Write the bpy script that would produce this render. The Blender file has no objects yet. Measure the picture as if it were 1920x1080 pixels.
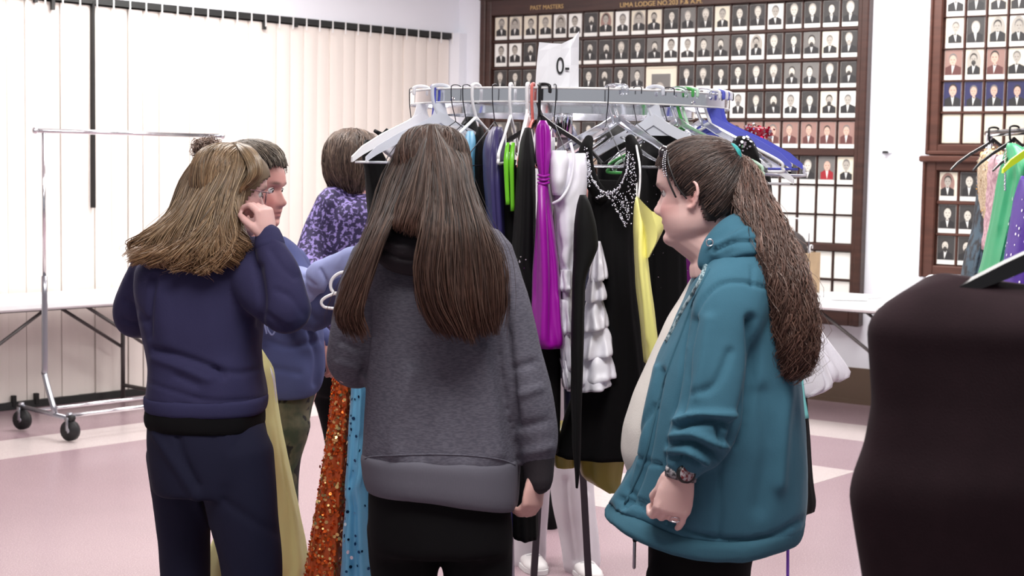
import bpy, math, random
import numpy as np
from mathutils import Vector, Matrix, Euler
R = math.radians
rnd = random.Random(7)
rng = np.random.default_rng(11)
# ------------------------------------------------------------------ camera
F = 3000.0
PITCH, ROLL, CAMH = R(4.48), R(0.95), 1.52
scene = bpy.context.scene
col = scene.collection
cd = bpy.data.cameras.new('camera'); cam = bpy.data.objects.new('camera', cd); col.objects.link(cam)
cd.sensor_width = 36; cd.lens = 36 * F / 1920; cd.clip_start = 0.05; cd.clip_end = 80
CM = Matrix.Translation((0, 0, CAMH)) @ Matrix.Rotation(R(90) - PITCH, 4, 'X') @ Matrix.Rotation(ROLL, 4, 'Z')
cam.matrix_world = CM
scene.camera = cam
cd.dof.use_dof = True; cd.dof.focus_distance = 4.0; cd.dof.aperture_fstop = 9
# ------------------------------------------------------------------ world, lamps, exposure
w = bpy.data.worlds.new('World'); scene.world = w; w.use_nodes = True
w.node_tree.nodes['Background'].inputs[0].default_value = (0.93, 0.95, 1.0, 1)
w.node_tree.nodes['Background'].inputs[1].default_value = 0.30
def area(name, loc, sx, sy, power, colr=(1, 0.985, 0.96)):
    l = bpy.data.lights.new(name, 'AREA'); l.shape = 'RECTANGLE'; l.size = sx; l.size_y = sy; l.energy = power; l.color = colr
    o = bpy.data.objects.new(name, l); o.location = loc; col.objects.link(o); return o
for i, (x, y, e) in enumerate([(-1.55, 9.3, 50), (1.5, 9.1, 60), (-1.6, 5.6, 54), (1.4, 5.6, 56), (0.2, 2.2, 50)]):  # first lamp, close to the partition, is added to brighten it
    area('ceiling_lamp', (x, y, 3.16), 1.9, 0.9, e)
scene.view_settings.view_transform = 'Standard'; scene.view_settings.look = 'None'
scene.view_settings.gamma = 1; scene.view_settings.use_curve_mapping = False
scene.view_settings.exposure = 0.45
# ------------------------------------------------------------------ pixel helpers (1920x1080 photo -> real points in the room)
R3 = CM.to_3x3()
R3n = np.array(R3); CAMP = np.array([0, 0, CAMH])
def P(x, y, Y):
    d = R3 @ Vector(((x - 960) / F, -(y - 540) / F, -1.0))
    return Vector((0, 0, CAMH)) + d * (Y / d.y)
def PA(a):
    a = np.asarray(a, float)
    d = np.stack([(a[..., 0] - 960) / F, -(a[..., 1] - 540) / F, -np.ones(a.shape[:-1])], -1) @ R3n.T
    return CAMP + d * (a[..., 2:3] / d[..., 1:2])
def Wz(x, Y, z):            # pixel column x at distance Y and height z
    p = P(x, 600, Y); q = P(x, 700, Y); t = (z - p.z) / (q.z - p.z); return p.lerp(q, t)
def proj(co):
    c = (co - CAMP) @ R3n
    return np.stack([960 + F * c[:, 0] / -c[:, 2], 540 - F * c[:, 1] / -c[:, 2]], 1)
# ------------------------------------------------------------------ materials
def L(c):
    return tuple(((v / 255) / 12.92 if v / 255 <= 0.04045 else ((v / 255 + 0.055) / 1.055) ** 2.4) for v in c) + (1,)
MATS = {}
def mat(name, c, rough=0.6, metal=0, spec=0.5, var=0.0, vscale=8, bump=0.0, bscale=60, stretch=(1, 1, 1), attr=False,
        alpha=1, trans=0, sheen=0, sss=0, emit=0, two=None, aniso=0):
    if name in MATS: return MATS[name]
    m = bpy.data.materials.new(name); m.use_nodes = True; nt = m.node_tree; b = nt.nodes['Principled BSDF']
    b.inputs['Base Color'].default_value = L(c); b.inputs['Roughness'].default_value = rough
    b.inputs['Metallic'].default_value = metal; b.inputs['Specular IOR Level'].default_value = spec
    b.inputs['Alpha'].default_value = alpha; b.inputs['Transmission Weight'].default_value = trans
    b.inputs['Sheen Weight'].default_value = sheen; b.inputs['Sheen Roughness'].default_value = 0.30
    if sss:
        b.inputs['Subsurface Weight'].default_value = sss; b.inputs['Subsurface Radius'].default_value = (0.012, 0.005, 0.003)
        b.inputs['Subsurface Scale'].default_value = 1
    if emit:
        b.inputs['Emission Color'].default_value = L(c); b.inputs['Emission Strength'].default_value = emit
    src = None
    tc = nt.nodes.new('ShaderNodeTexCoord'); mp = nt.nodes.new('ShaderNodeMapping'); mp.inputs['Scale'].default_value = stretch
    nt.links.new(tc.outputs['Object'], mp.inputs['Vector'])
    if attr:
        a = nt.nodes.new('ShaderNodeAttribute'); a.attribute_name = 'Col'; src = a.outputs['Color']
    if var or two:
        n = nt.nodes.new('ShaderNodeTexNoise'); n.inputs['Scale'].default_value = vscale; n.inputs['Detail'].default_value = 4
        nt.links.new(mp.outputs[0], n.inputs['Vector'])
        mx = nt.nodes.new('ShaderNodeMix'); mx.data_type = 'RGBA'; mx.blend_type = 'MULTIPLY' if not two else 'MIX'
        if two:
            cr = nt.nodes.new('ShaderNodeValToRGB'); cr.color_ramp.elements[0].position = 0.42; cr.color_ramp.elements[1].position = 0.58
            nt.links.new(n.outputs['Fac'], cr.inputs[0]); nt.links.new(cr.outputs[0], mx.inputs['Factor'])
            mx.inputs[6].default_value = L(c); mx.inputs[7].default_value = L(two)
            if src: nt.links.new(src, mx.inputs[6])
        else:
            cr = nt.nodes.new('ShaderNodeMapRange'); cr.inputs[1].default_value = 0.3; cr.inputs[2].default_value = 0.7
            cr.inputs[3].default_value = 1 - var; cr.inputs[4].default_value = 1 + var * 0.6
            nt.links.new(n.outputs['Fac'], cr.inputs[0]); mx.inputs['Factor'].default_value = 1
            mx.inputs[6].default_value = L(c)
            if src: nt.links.new(src, mx.inputs[6])
            nt.links.new(cr.outputs[0], mx.inputs[7])
        src = mx.outputs[2]
    if src: nt.links.new(src, b.inputs['Base Color'])
    if bump:
        n2 = nt.nodes.new('ShaderNodeTexNoise'); n2.inputs['Scale'].default_value = bscale; n2.inputs['Detail'].default_value = 3
        nt.links.new(mp.outputs[0], n2.inputs['Vector'])
        bp = nt.nodes.new('ShaderNodeBump'); bp.inputs['Strength'].default_value = bump; bp.inputs['Distance'].default_value = 0.002
        nt.links.new(n2.outputs['Fac'], bp.inputs['Height']); nt.links.new(bp.outputs[0], b.inputs['Normal'])
    MATS[name] = m; return m
# ------------------------------------------------------------------ numpy gradient noise
_perm = rng.permutation(256); _perm = np.concatenate([_perm, _perm, _perm])
_g = rng.normal(size=(256, 3)); _g /= np.linalg.norm(_g, axis=1)[:, None]
def noise3(p):
    p = np.asarray(p, float); i = np.floor(p).astype(int); f = p - i; u = f * f * f * (f * (f * 6 - 15) + 10); i &= 255
    out = 0
    for dx in (0, 1):
        for dy in (0, 1):
            for dz in (0, 1):
                h = _perm[_perm[_perm[(i[:, 0] + dx) & 255] + ((i[:, 1] + dy) & 255)] + ((i[:, 2] + dz) & 255)] & 255
                g = _g[h]; d = ((f - np.array([dx, dy, dz])) * g).sum(1)
                wx = u[:, 0] if dx else 1 - u[:, 0]; wy = u[:, 1] if dy else 1 - u[:, 1]; wz = u[:, 2] if dz else 1 - u[:, 2]
                out = out + d * wx * wy * wz
    return out
def crom(pts, n):           # Catmull-Rom resampling of rows (uniform)
    p = np.asarray(pts, float)
    if len(p) == 2: return np.array([p[0] + (p[1] - p[0]) * t for t in np.linspace(0, 1, n)])
    q = np.vstack([2 * p[0] - p[1], p, 2 * p[-1] - p[-2]]); out = []
    for s in np.linspace(0, len(p) - 1, n):
        i = min(int(s), len(p) - 2); t = s - i; a, b, c, d = q[i], q[i + 1], q[i + 2], q[i + 3]
        out.append(0.5 * ((2 * b) + (-a + c) * t + (2 * a - 5 * b + 4 * c - d) * t * t + (-a + 3 * b - 3 * c + d) * t ** 3))
    return np.array(out)
# ------------------------------------------------------------------ mesh builder
ORG = {}
class MB:
    def __init__(s): s.v = []; s.f = []; s.m = []; s.c = []; s.n = 0
    def add(s, v, f, m=0, c=None):
        v = [tuple(p) for p in v]; s.v += v; s.f += [tuple(i + s.n for i in q) for q in f]; s.m += [m] * len(f)
        if c is not None: s.c += ([c] * len(v) if len(np.shape(c)) == 1 else [tuple(k) for k in c])
        s.n += len(v); return s
    def box(s, c, sz, M=None, m=0, bev=0):
        x, y, z = [k / 2 for k in sz]; M = M or Matrix(); c = Vector(c)
        if bev <= 0:
            v = [c + M.to_3x3() @ Vector((a * x, b * y, d * z)) for a in (-1, 1) for b in (-1, 1) for d in (-1, 1)]
            return s.add(v, [(0, 1, 3, 2), (4, 6, 7, 5), (0, 4, 5, 1), (2, 3, 7, 6), (0, 2, 6, 4), (1, 5, 7, 3)], m)
        b = min(bev, x * .9, y * .9, z * .9); pr = []
        for zz, k in ((-z, 1), (-z + b, 0), (z - b, 0), (z, 1)):
            q = b if k else 0; X, Yy = x - q, y - q
            pr.append([(X, Yy - b * .9, zz), (X - b * .9, Yy, zz), (-X + b * .9, Yy, zz), (-X, Yy - b * .9, zz), (-X, -Yy + b * .9, zz), (-X + b * .9, -Yy, zz), (X - b * .9, -Yy, zz), (X, -Yy + b * .9, zz)])
        v = [c + M.to_3x3() @ Vector(p) for r_ in pr for p in r_]
        f = [tuple(range(8))[::-1], tuple(range(24, 32))]
        for k in range(3):
            for j in range(8): f.append((k * 8 + j, k * 8 + (j + 1) % 8, k * 8 + 8 + (j + 1) % 8, k * 8 + 8 + j))
        return s.add(v, f, m)
    def rings(s, rr, cap=(1, 1), m=0, closed=False):
        n = len(rr[0]); v = [p for r_ in rr for p in r_]; f = []; K = len(rr)
        for k in range(K if closed else K - 1):
            a, b = k * n, ((k + 1) % K) * n
            for j in range(n): f.append((a + j, a + (j + 1) % n, b + (j + 1) % n, b + j))
        if not closed:
            if cap[0]: f.append(tuple(range(n))[::-1])
            if cap[1]: f.append(tuple((K - 1) * n + j for j in range(n)))
        return s.add(v, f, m)
    def tube(s, path, r, n=8, m=0, flat=1.0, up=None, closed=False, round_=False, smooth=0):
        pts = np.array([list(p) for p in path], float); K0 = len(pts)
        rad = np.array([r] * K0 if np.isscalar(r) else r, float)
        if smooth:
            a = crom(np.hstack([pts, rad[:, None]]), smooth); pts, rad = a[:, :3], a[:, 3]
        if round_:
            t0 = pts[0] - pts[1]; t0 /= np.linalg.norm(t0); t1 = pts[-1] - pts[-2]; t1 /= np.linalg.norm(t1)
            A = [(pts[0] + t0 * rad[0] * math.sin(a), rad[0] * math.cos(a)) for a in (1.5, 1.1, .6)]
            B = [(pts[-1] + t1 * rad[-1] * math.sin(a), rad[-1] * math.cos(a)) for a in (.6, 1.1, 1.5)]
            pts = np.vstack([[a[0] for a in A], pts, [b[0] for b in B]]); rad = np.array([a[1] for a in A] + list(rad) + [b[1] for b in B])
        K = len(pts); T = np.zeros_like(pts)
        for i in range(K):
            T[i] = (pts[(i + 1) % K] - pts[i - 1]) if closed else pts[min(i + 1, K - 1)] - pts[max(i - 1, 0)]
        T /= np.linalg.norm(T, axis=1)[:, None] + 1e-12
        u = np.array(up if up is not None else ([0, 0, 1] if abs(T[0][2]) < .9 else [0, 1, 0]), float)
        rr = []
        for i in range(K):
            u = u - T[i] * (u @ T[i]); l = np.linalg.norm(u)
            u = u / l if l > 1e-6 else np.array([1., 0, 0]); v = np.cross(T[i], u)
            rr.append([pts[i] + rad[i] * (math.cos(a) * u * flat + math.sin(a) * v) for a in [2 * math.pi * j / n for j in range(n)]])
        return s.rings(rr, m=m, closed=closed)
    def ell(s, c, r, M=None, n=20, k=12, m=0):
        M = M.to_3x3() if M else Matrix.Identity(3); c = Vector(c); rr = []
        for i in range(k + 1):
            t = -math.pi / 2 + math.pi * min(max(i / k, .01), .99)
            rr.append([c + M @ Vector((r[0] * math.cos(t) * math.cos(a), r[1] * math.cos(t) * math.sin(a), r[2] * math.sin(t))) for a in [2 * math.pi * j / n for j in range(n)]])
        return s.rings(rr, m=m)
    def build(s, name, mats, parent=None, smooth=True, loc=None, sharp=None):
        if not isinstance(mats, (list, tuple)): mats = [mats]
        o_ = ORG.get(parent.name if parent else None, None)
        if o_ is None: o_ = Vector(loc) if loc is not None else Vector((0, 0, 0))
        me = bpy.data.meshes.new(name); v = np.array(s.v, float) - np.array(o_)
        me.from_pydata(v.tolist(), [], s.f)
        for m_ in mats: me.materials.append(m_)
        if len(mats) > 1: me.polygons.foreach_set('material_index', s.m)
        if smooth: me.polygons.foreach_set('use_smooth', [True] * len(me.polygons))
        if s.c:
            at = me.color_attributes.new('Col', 'FLOAT_COLOR', 'POINT'); at.data.foreach_set('color', np.array([tuple(c[:3]) + (1,) for c in s.c], float).ravel())
        if smooth and sharp:
            me.set_sharp_from_angle(angle=R(sharp))
        o = bpy.data.objects.new(name, me); col.objects.link(o)
        if parent: o.parent = parent
        else: o.location = o_
        ORG[o.name] = Vector(o_); return o
def tag(o, label=None, cat=None, group=None, kind=None):
    for k, v in (('label', label), ('category', cat), ('group', group), ('kind', kind)):
        if v: o[k] = v
    return o
def thing(name, label, cat, loc, group=None):
    o = bpy.data.objects.new(name, None); o.empty_display_size = .1; o.location = loc; col.objects.link(o); ORG[o.name] = Vector(loc)
    return tag(o, label, cat, group)
def rawmesh(name, v, f, mats, parent=None, cols=None, smooth=True, loc=None):
    o_ = ORG.get(parent.name if parent else None, None)
    if o_ is None: o_ = Vector(loc) if loc is not None else Vector((0, 0, 0))
    me = bpy.data.meshes.new(name); f = np.asarray(f); nf, k = f.shape
    me.vertices.add(len(v)); me.vertices.foreach_set('co', (np.asarray(v, float) - np.array(o_)).ravel())
    me.loops.add(nf * k); me.loops.foreach_set('vertex_index', f.ravel().astype(np.int32))
    me.polygons.add(nf); me.polygons.foreach_set('loop_start', np.arange(0, nf * k, k, dtype=np.int32))
    me.polygons.foreach_set('use_smooth', [smooth] * nf); me.update(calc_edges=True); me.validate()
    for m_ in (mats if isinstance(mats, (list, tuple)) else [mats]): me.materials.append(m_)
    if cols is not None:
        at = me.color_attributes.new('Col', 'FLOAT_COLOR', 'POINT'); at.data.foreach_set('color', np.hstack([cols[:, :3], np.ones((len(cols), 1))]).ravel())
    o = bpy.data.objects.new(name, me); col.objects.link(o)
    if parent: o.parent = parent
    else: o.location = o_
    ORG[o.name] = Vector(o_); return o
def fuse(mb, voxel=0.006, smooth=4, dec=None):
    """join overlapping closed shapes into one continuous skin; returns object data arrays (co, no, faces)"""
    me = bpy.data.meshes.new('tmp'); me.from_pydata([tuple(p) for p in mb.v], [], mb.f)
    o = bpy.data.objects.new('tmp', me); col.objects.link(o)
    r_ = o.modifiers.new('r', 'REMESH'); r_.mode = 'VOXEL'; r_.voxel_size = voxel
    if smooth:
        s_ = o.modifiers.new('s', 'SMOOTH'); s_.iterations = smooth; s_.factor = .5
    if dec:
        d_ = o.modifiers.new('d', 'DECIMATE'); d_.ratio = dec
    dg = bpy.context.evaluated_depsgraph_get(); dg.update()
    ev = o.evaluated_get(dg); m2 = bpy.data.meshes.new_from_object(ev)
    n = len(m2.vertices); co = np.zeros(n * 3); no = np.zeros(n * 3)
    m2.vertices.foreach_get('co', co); m2.vertices.foreach_get('normal', no)
    ls = np.zeros(len(m2.loops), int); m2.loops.foreach_get('vertex_index', ls)
    lt = np.zeros(len(m2.polygons), int); m2.polygons.foreach_get('loop_total', lt)
    bpy.data.objects.remove(o); bpy.data.meshes.remove(me); bpy.data.meshes.remove(m2)
    k = lt[0]
    if (lt == k).all(): fa = ls.reshape(-1, k)
    else:
        fa = []; i = 0
        for t in lt:
            q = ls[i:i + t]; i += t
            for j in range(1, t - 1): fa.append((q[0], q[j], q[j + 1]))
        fa = np.array(fa)
    return co.reshape(-1, 3), no.reshape(-1, 3), fa
def seg_dist(p, line):
    d = np.full(len(p), 1e9)
    for a, b in zip(line[:-1], line[1:]):
        a = np.array(a, float); b = np.array(b, float); ab = b - a; t = np.clip(((p - a) @ ab) / (ab @ ab + 1e-9), 0, 1)
        d = np.minimum(d, np.linalg.norm(p - (a + t[:, None] * ab), axis=1))
    return d
def folds(co, no, strokes, region=None):
    """sculpt ridges (+) and creases (-) across the side of the cloth that shows along each stroke"""
    px = proj(co); v = co - CAMP; v /= np.linalg.norm(v, axis=1)[:, None]; face = np.clip(-(v * no).sum(1), 0, 1) ** .5
    disp = np.zeros(len(co))
    for line, amp, wd in strokes:
        ln = crom(line, len(line) * 4) if len(line) > 2 else line
        d = seg_dist(px, ln); disp += amp * np.exp(-(d / wd) ** 2) * face
    return co + no * disp[:, None]
def wrinkle(co, no, amp, freq, seed=0, w_=1):
    """broad cloth undulation, stretched differently along each axis"""
    d = noise3(co * np.array(freq) + seed) * amp + noise3(co * np.array(freq) * 2.3 + seed + 9) * amp * .45
    return co + no * (d * w_)[:, None]
# ================================================================== ROOM
M_wall = mat('wall_paint', (236, 238, 246), .7, var=.02, vscale=2)
M_ceil = mat('ceiling_paint', (240, 240, 240), .9)
M_part = mat('partition_vinyl', (240, 231, 224), .6, var=.05, vscale=3, stretch=(3, 3, .15), bump=.15, bscale=40)
M_black = mat('black_gap', (16, 15, 15), .6)
M_track = mat('dark_track', (35, 36, 36), .5)
M_wood = mat('dark_mahogany', (62, 38, 32), .4, var=.3, vscale=5, stretch=(1, 1, 7))
M_woodr = mat('red_mahogany', (84, 50, 40), .4, var=.25, vscale=5, stretch=(1, 1, 6))
M_base = mat('brown_vinyl_base', (98, 80, 66), .5)
M_cream = mat('cream_paint', (236, 230, 216), .8)
pd = Vector((.913, 1, 0)).normalized(); bd = Vector((-1.36, 1, 0)).normalized()
PL = Vector((-3.0, 9.4, 0)); BR = Vector((2.2, 10.3, 0))
# corner
A = np.array([[pd.x, -bd.x], [pd.y, -bd.y]]); t_, s_ = np.linalg.solve(A, [BR.x - PL.x, BR.y - PL.y])
COR = PL + pd * t_
pn = Vector((pd.y, -pd.x, 0)); bn = Vector((-bd.y, bd.x, 0))      # normals towards the room
if bn.y > 0: bn = -bn
MP = Matrix((( pd.x, pn.x, 0), (pd.y, pn.y, 0), (0, 0, 1))).to_4x4()
MBk = Matrix(((-bd.x, -bn.x, 0), (-bd.y, -bn.y, 0), (0, 0, 1))).to_4x4()     # x = to the right along the wall, y = into the wall
def boxw(mb, u0, u1, d0, d1, z0, z1, org, M, m=0, bev=0):
    c = org + M.to_3x3() @ Vector(((u0 + u1) / 2, (d0 + d1) / 2, (z0 + z1) / 2)); return mb.box(c, (abs(u1 - u0), abs(d1 - d0), abs(z1 - z0)), M, m, bev)
# floor with pale inlaid bands
def floor_mat(name, c, c2):
    m = mat(name, c, .24, spec=.45, var=.05, vscale=1.6)
    nt = m.node_tree; b = nt.nodes['Principled BSDF']; src = b.inputs['Base Color'].links[0].from_socket
    tc = nt.nodes.new('ShaderNodeTexCoord'); n = nt.nodes.new('ShaderNodeTexNoise'); n.inputs['Scale'].default_value = 190; n.inputs['Detail'].default_value = 2
    nt.links.new(tc.outputs['Object'], n.inputs['Vector']); cr = nt.nodes.new('ShaderNodeValToRGB')
    cr.color_ramp.elements[0].position = .5; cr.color_ramp.elements[1].position = .68; nt.links.new(n.outputs['Fac'], cr.inputs[0])
    mx = nt.nodes.new('ShaderNodeMix'); mx.data_type = 'RGBA'; nt.links.new(cr.outputs[0], mx.inputs['Factor']); nt.links.new(src, mx.inputs[6]); mx.inputs[7].default_value = L(c2)
    nt.links.new(mx.outputs[2], b.inputs['Base Color']); return m
M_floor = floor_mat('pink_speckled_vinyl', (158, 134, 142), (180, 158, 163))
M_inlay = floor_mat('pale_speckled_vinyl', (206, 194, 193), (190, 176, 176))
fl = MB().box((0.2, 5.2, -.05), (16, 17, .1)).build('floor', M_floor, smooth=False, loc=(0, 0, 0)); tag(fl, kind='structure')
def inlay(pts):
    mb = MB(); n = len(pts); v = [Vector((p[0], p[1], 0.0)) for p in pts] + [Vector((p[0], p[1], .0015)) for p in pts]
    f = [tuple(range(n))[::-1], tuple(range(n, 2 * n))] + [(i, (i + 1) % n, n + (i + 1) % n, n + i) for i in range(n)]
    o = mb.add(v, f).build('floor_inlay', M_inlay, smooth=False, loc=(0, 0, 0)); o.parent = fl; return o
def G(x, y):      # ground point under a pixel
    d = R3 @ Vector(((x - 960) / F, -(y - 540) / F, -1)); t = -CAMH / d.z; return Vector((d.x * t, d.y * t, 0))
def strip(p, q, wd, ext0=0, ext1=0):
    d = (q - p).normalized(); n = Vector((-d.y, d.x, 0)); p = p - d * ext0; q = q + d * ext1
    inlay([p, q, q + n * wd, p + n * wd])
a = G(0, 862); strip(a, a + pd * 3.2, .47, 1.5, 0)
b = G(1515, 815); strip(b, b - bd * 3.0, .52, 1.6, 0)
c0 = G(1605, 884); e1 = (G(1518, 872) - c0); e2 = (G(1525, 908) - c0); inlay([c0, c0 + e1 * 3.2, c0 + e1 * 3.2 + e2 * 3.5, c0 + e2 * 3.5][::1])
ce = MB().box((0.2, 5.2, 3.28), (16, 17, .1)).build('ceiling', M_ceil, smooth=False, loc=(0, 0, 3.28)); tag(ce, kind='structure')
# ceiling troffers round the lamps
M_diff = mat('lamp_diffuser', (255, 252, 246), .5, emit=3.0); M_white = mat('white_enamel', (235, 235, 235), .4)
for i, (x, y) in enumerate([(-1.55, 9.3), (1.5, 9.1), (-1.6, 5.6), (1.4, 5.6), (0.2, 2.2)]):  # first panel is out of view, added to whiten the partition
    t = thing('ceiling_light', ['unseen ceiling panel added to brighten the folding partition', 'fluorescent ceiling panel nearest the portrait wall', 'fluorescent ceiling panel left of the round rack', 'fluorescent ceiling panel right of the round rack', 'fluorescent ceiling panel nearest the camera'][i], 'ceiling light', (x, y, 3.19))
    MB().box((x, y, 3.215), (1.96, .96, .02)).build('diffuser', M_diff, t, smooth=False)
    fr = MB()
    for sx, sy, lx, ly in ((0, .5, 2.06, .05), (0, -.5, 2.06, .05), (1.0, 0, .05, .96), (-1.0, 0, .05, .96)): fr.box((x + sx, y + sy, 3.205), (lx, ly, .05))
    fr.build('frame', M_white, t, smooth=False)
# back wall
wb = MB(); boxw(wb, -.35, 9, 0, .15, 0, 3.23, COR, MBk); tag(wb.build('wall_back', M_wall, smooth=False, loc=COR), kind='structure')
bb = MB(); boxw(bb, .0, 9, -.012, 0, 0, .235, COR, MBk); boxw(bb, .0, 9, -.02, -.012, 0, .03, COR, MBk)
tag(bb.build('baseboard_back', M_base, smooth=False, loc=COR), kind='structure')
# left side: soffit wall over an accordion partition
wl = MB(); boxw(wl, -7.4, .25, -.22, -.02, 2.485, 3.23, COR, MP.copy()); tag(wl.build('wall_left', M_wall, smooth=False, loc=COR), kind='structure')
wl2 = MB(); boxw(wl2, -7.6, .25, -.55, -.45, 0, 3.23, COR, MP.copy()); tag(wl2.build('wall_behind_partition', M_black, smooth=False, loc=COR), kind='structure')
jb = MB(); boxw(jb, -.075, .12, -.12, .06, 0, 2.485, COR, MP.copy()); tag(jb.build('trim_1', M_wall, smooth=False, loc=COR), kind='structure')
part = thing('folding_partition', 'cream accordion partition of tall vertical panels hung from dark track', 'partition', COR - pd * 3)
tr = MB(); boxw(tr, -7.3, -.04, -.10, -.01, 2.445, 2.485, COR, MP.copy()); tr.build('track', M_track, part, smooth=False)
# panels: shallow pleats, each its own part
pitch = .119; k = 0; u = -.08
gaps = {}
while u > -7.2:
    mb = MB(); wdt = pitch; us = np.linspace(0, 1, 7); seed = k
    fr_, bk_ = [], []
    z0, z1 = .045, 2.435
    ph = .018 if k % 2 else .003
    gap = .004
    xpx = None
    if k == 23: gap = .017       # the panels stand apart: dark slit
    for zz in (z0, .8, 1.6, z1):
        row = []
        for s in us:
            d = .005 * math.sin(math.pi * s) + ph * 0.35 + .003 * math.sin(seed * 2.1 + zz)
            row.append(COR + MP.to_3x3() @ Vector((u - gap / 2 - s * (wdt - gap), -.045 + d, zz)))
        for s in us[::-1]:
            row.append(COR + MP.to_3x3() @ Vector((u - gap / 2 - s * (wdt - gap), -.056, zz)))
        fr_.append(row)
    mb.rings(fr_); mb.build('panel', M_part, part, smooth=True, sharp=40)
    cl = MB(); boxw(cl, u - .004, u + .004, -.012, -.006, 2.405, 2.49, COR, MP.copy()); cl.build('hanger_clip', M_white, part, smooth=False)
    u -= pitch; k += 1
sl = MB(); sx_ = PA([[178.5, 200, 10]])[0]
def on_part(xp):   # distance along the partition at a pixel column
    d = P(xp, 300, 1.0); dx = d.x; 
    # (COR.x + pd.x*t) / (COR.y+pd.y*t) = dx
    return (dx * COR.y - COR.x) / (pd.x - dx * pd.y)
for xp, z0, z1 in ((178.5, 1.2, 2.46), (-2, 1.85, 2.46)):
    uu = on_part(xp); o = MB(); boxw(o, uu - .0085, uu + .0085, -.04, -.008, z0, z1, COR, MP.copy()); o.build('slit_shade', M_black, part, smooth=False)  # solid black bars stand in for the shade between parted panels
for xp in (72, 104, 498, 556, 26, 70):
    pass
for xp in (104, 498, 72, 557):
    uu = on_part(xp); o = MB(); boxw(o, uu - .011, uu + .011, -.03, -.010, 2.44 - (.055 if xp in (104, 498) else .02), 2.45, COR, MP.copy()); o.build('track_roller', M_track, part, smooth=False)
for xp in (25, 68): 
    uu = on_part(xp); o = MB(); boxw(o, uu - .012, uu + .012, -.03, -.004, 0.02, .085, COR, MP.copy()); o.build('floor_pin', M_black, part, smooth=False)
sw = MB(); boxw(sw, -7.3, -.08, -.05, -.012, 0.003, .045, COR, MP.copy()); sw.build('bottom_sweep', M_track, part, smooth=False)
# ------------------------------------------------------------------ portrait boards on the back wall
def WB(xp, y=300):   # pixel -> (u, z) on the back wall plane (front face offset .05)
    o = COR + bn * .05; d = R3 @ Vector(((xp - 960) / F, -(y - 540) / F, -1)); c = Vector((0, 0, CAMH))
    n = bn; t = (o - c).dot(n) / d.dot(n); p = c + d * t; q = p - o; return q.dot(-bd), p.z
def bw(mb, u0, u1, z0, z1, d0=.05, d1=.0, m=0, bev=0):    # d = stand-off from the wall (towards the room)
    return boxw(mb, u0, u1, -d0, -d1, z0, z1, COR, MBk, m, bev)
SKIN = mat('photo_light', (205, 200, 190), .45); GREY1 = mat('photo_grey', (112, 110, 108), .45); GREY2 = mat('photo_dark', (62, 60, 60), .45)
CARD = mat('photo_card', (236, 236, 232), .45); CRM = mat('photo_cream', (222, 214, 196), .5); SUIT = mat('photo_suit', (40, 39, 41), .5)
SEP = mat('photo_sepia', (150, 118, 110), .45); SEPF = mat('photo_sepia_face', (205, 168, 152), .45); SEPS = mat('photo_sepia_suit', (96, 58, 56), .45)
BLU = mat('photo_blue', (48, 48, 88), .4); RED = mat('photo_red_coat', (150, 34, 44), .45); MIDF = mat('photo_mid_face', (168, 162, 154), .45)
HAIRP = mat('photo_hair', (52, 48, 46), .5)
ALL = [CARD, GREY1, GREY2, SKIN, SUIT, SEP, SEPF, SEPS, BLU, RED, CRM, MIDF, HAIRP]; IX = {m.name: i for i, m in enumerate(ALL)}
def disc(mb, u, z, ru, rz, d, m, n=14, a0=0, a1=2 * math.pi, th=.0006):
    v = [COR + MBk.to_3x3() @ Vector((u + ru * math.cos(t), -d, z + rz * math.sin(t))) for t in np.linspace(a0, a1, n, endpoint=False)]
    mb.add(v, [tuple(range(n))], m)
def poly(mb, pts, d, m):
    v = [COR + MBk.to_3x3() @ Vector((u, -d, z)) for u, z in pts]; mb.add(v, [tuple(range(len(pts)))], m)
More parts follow.
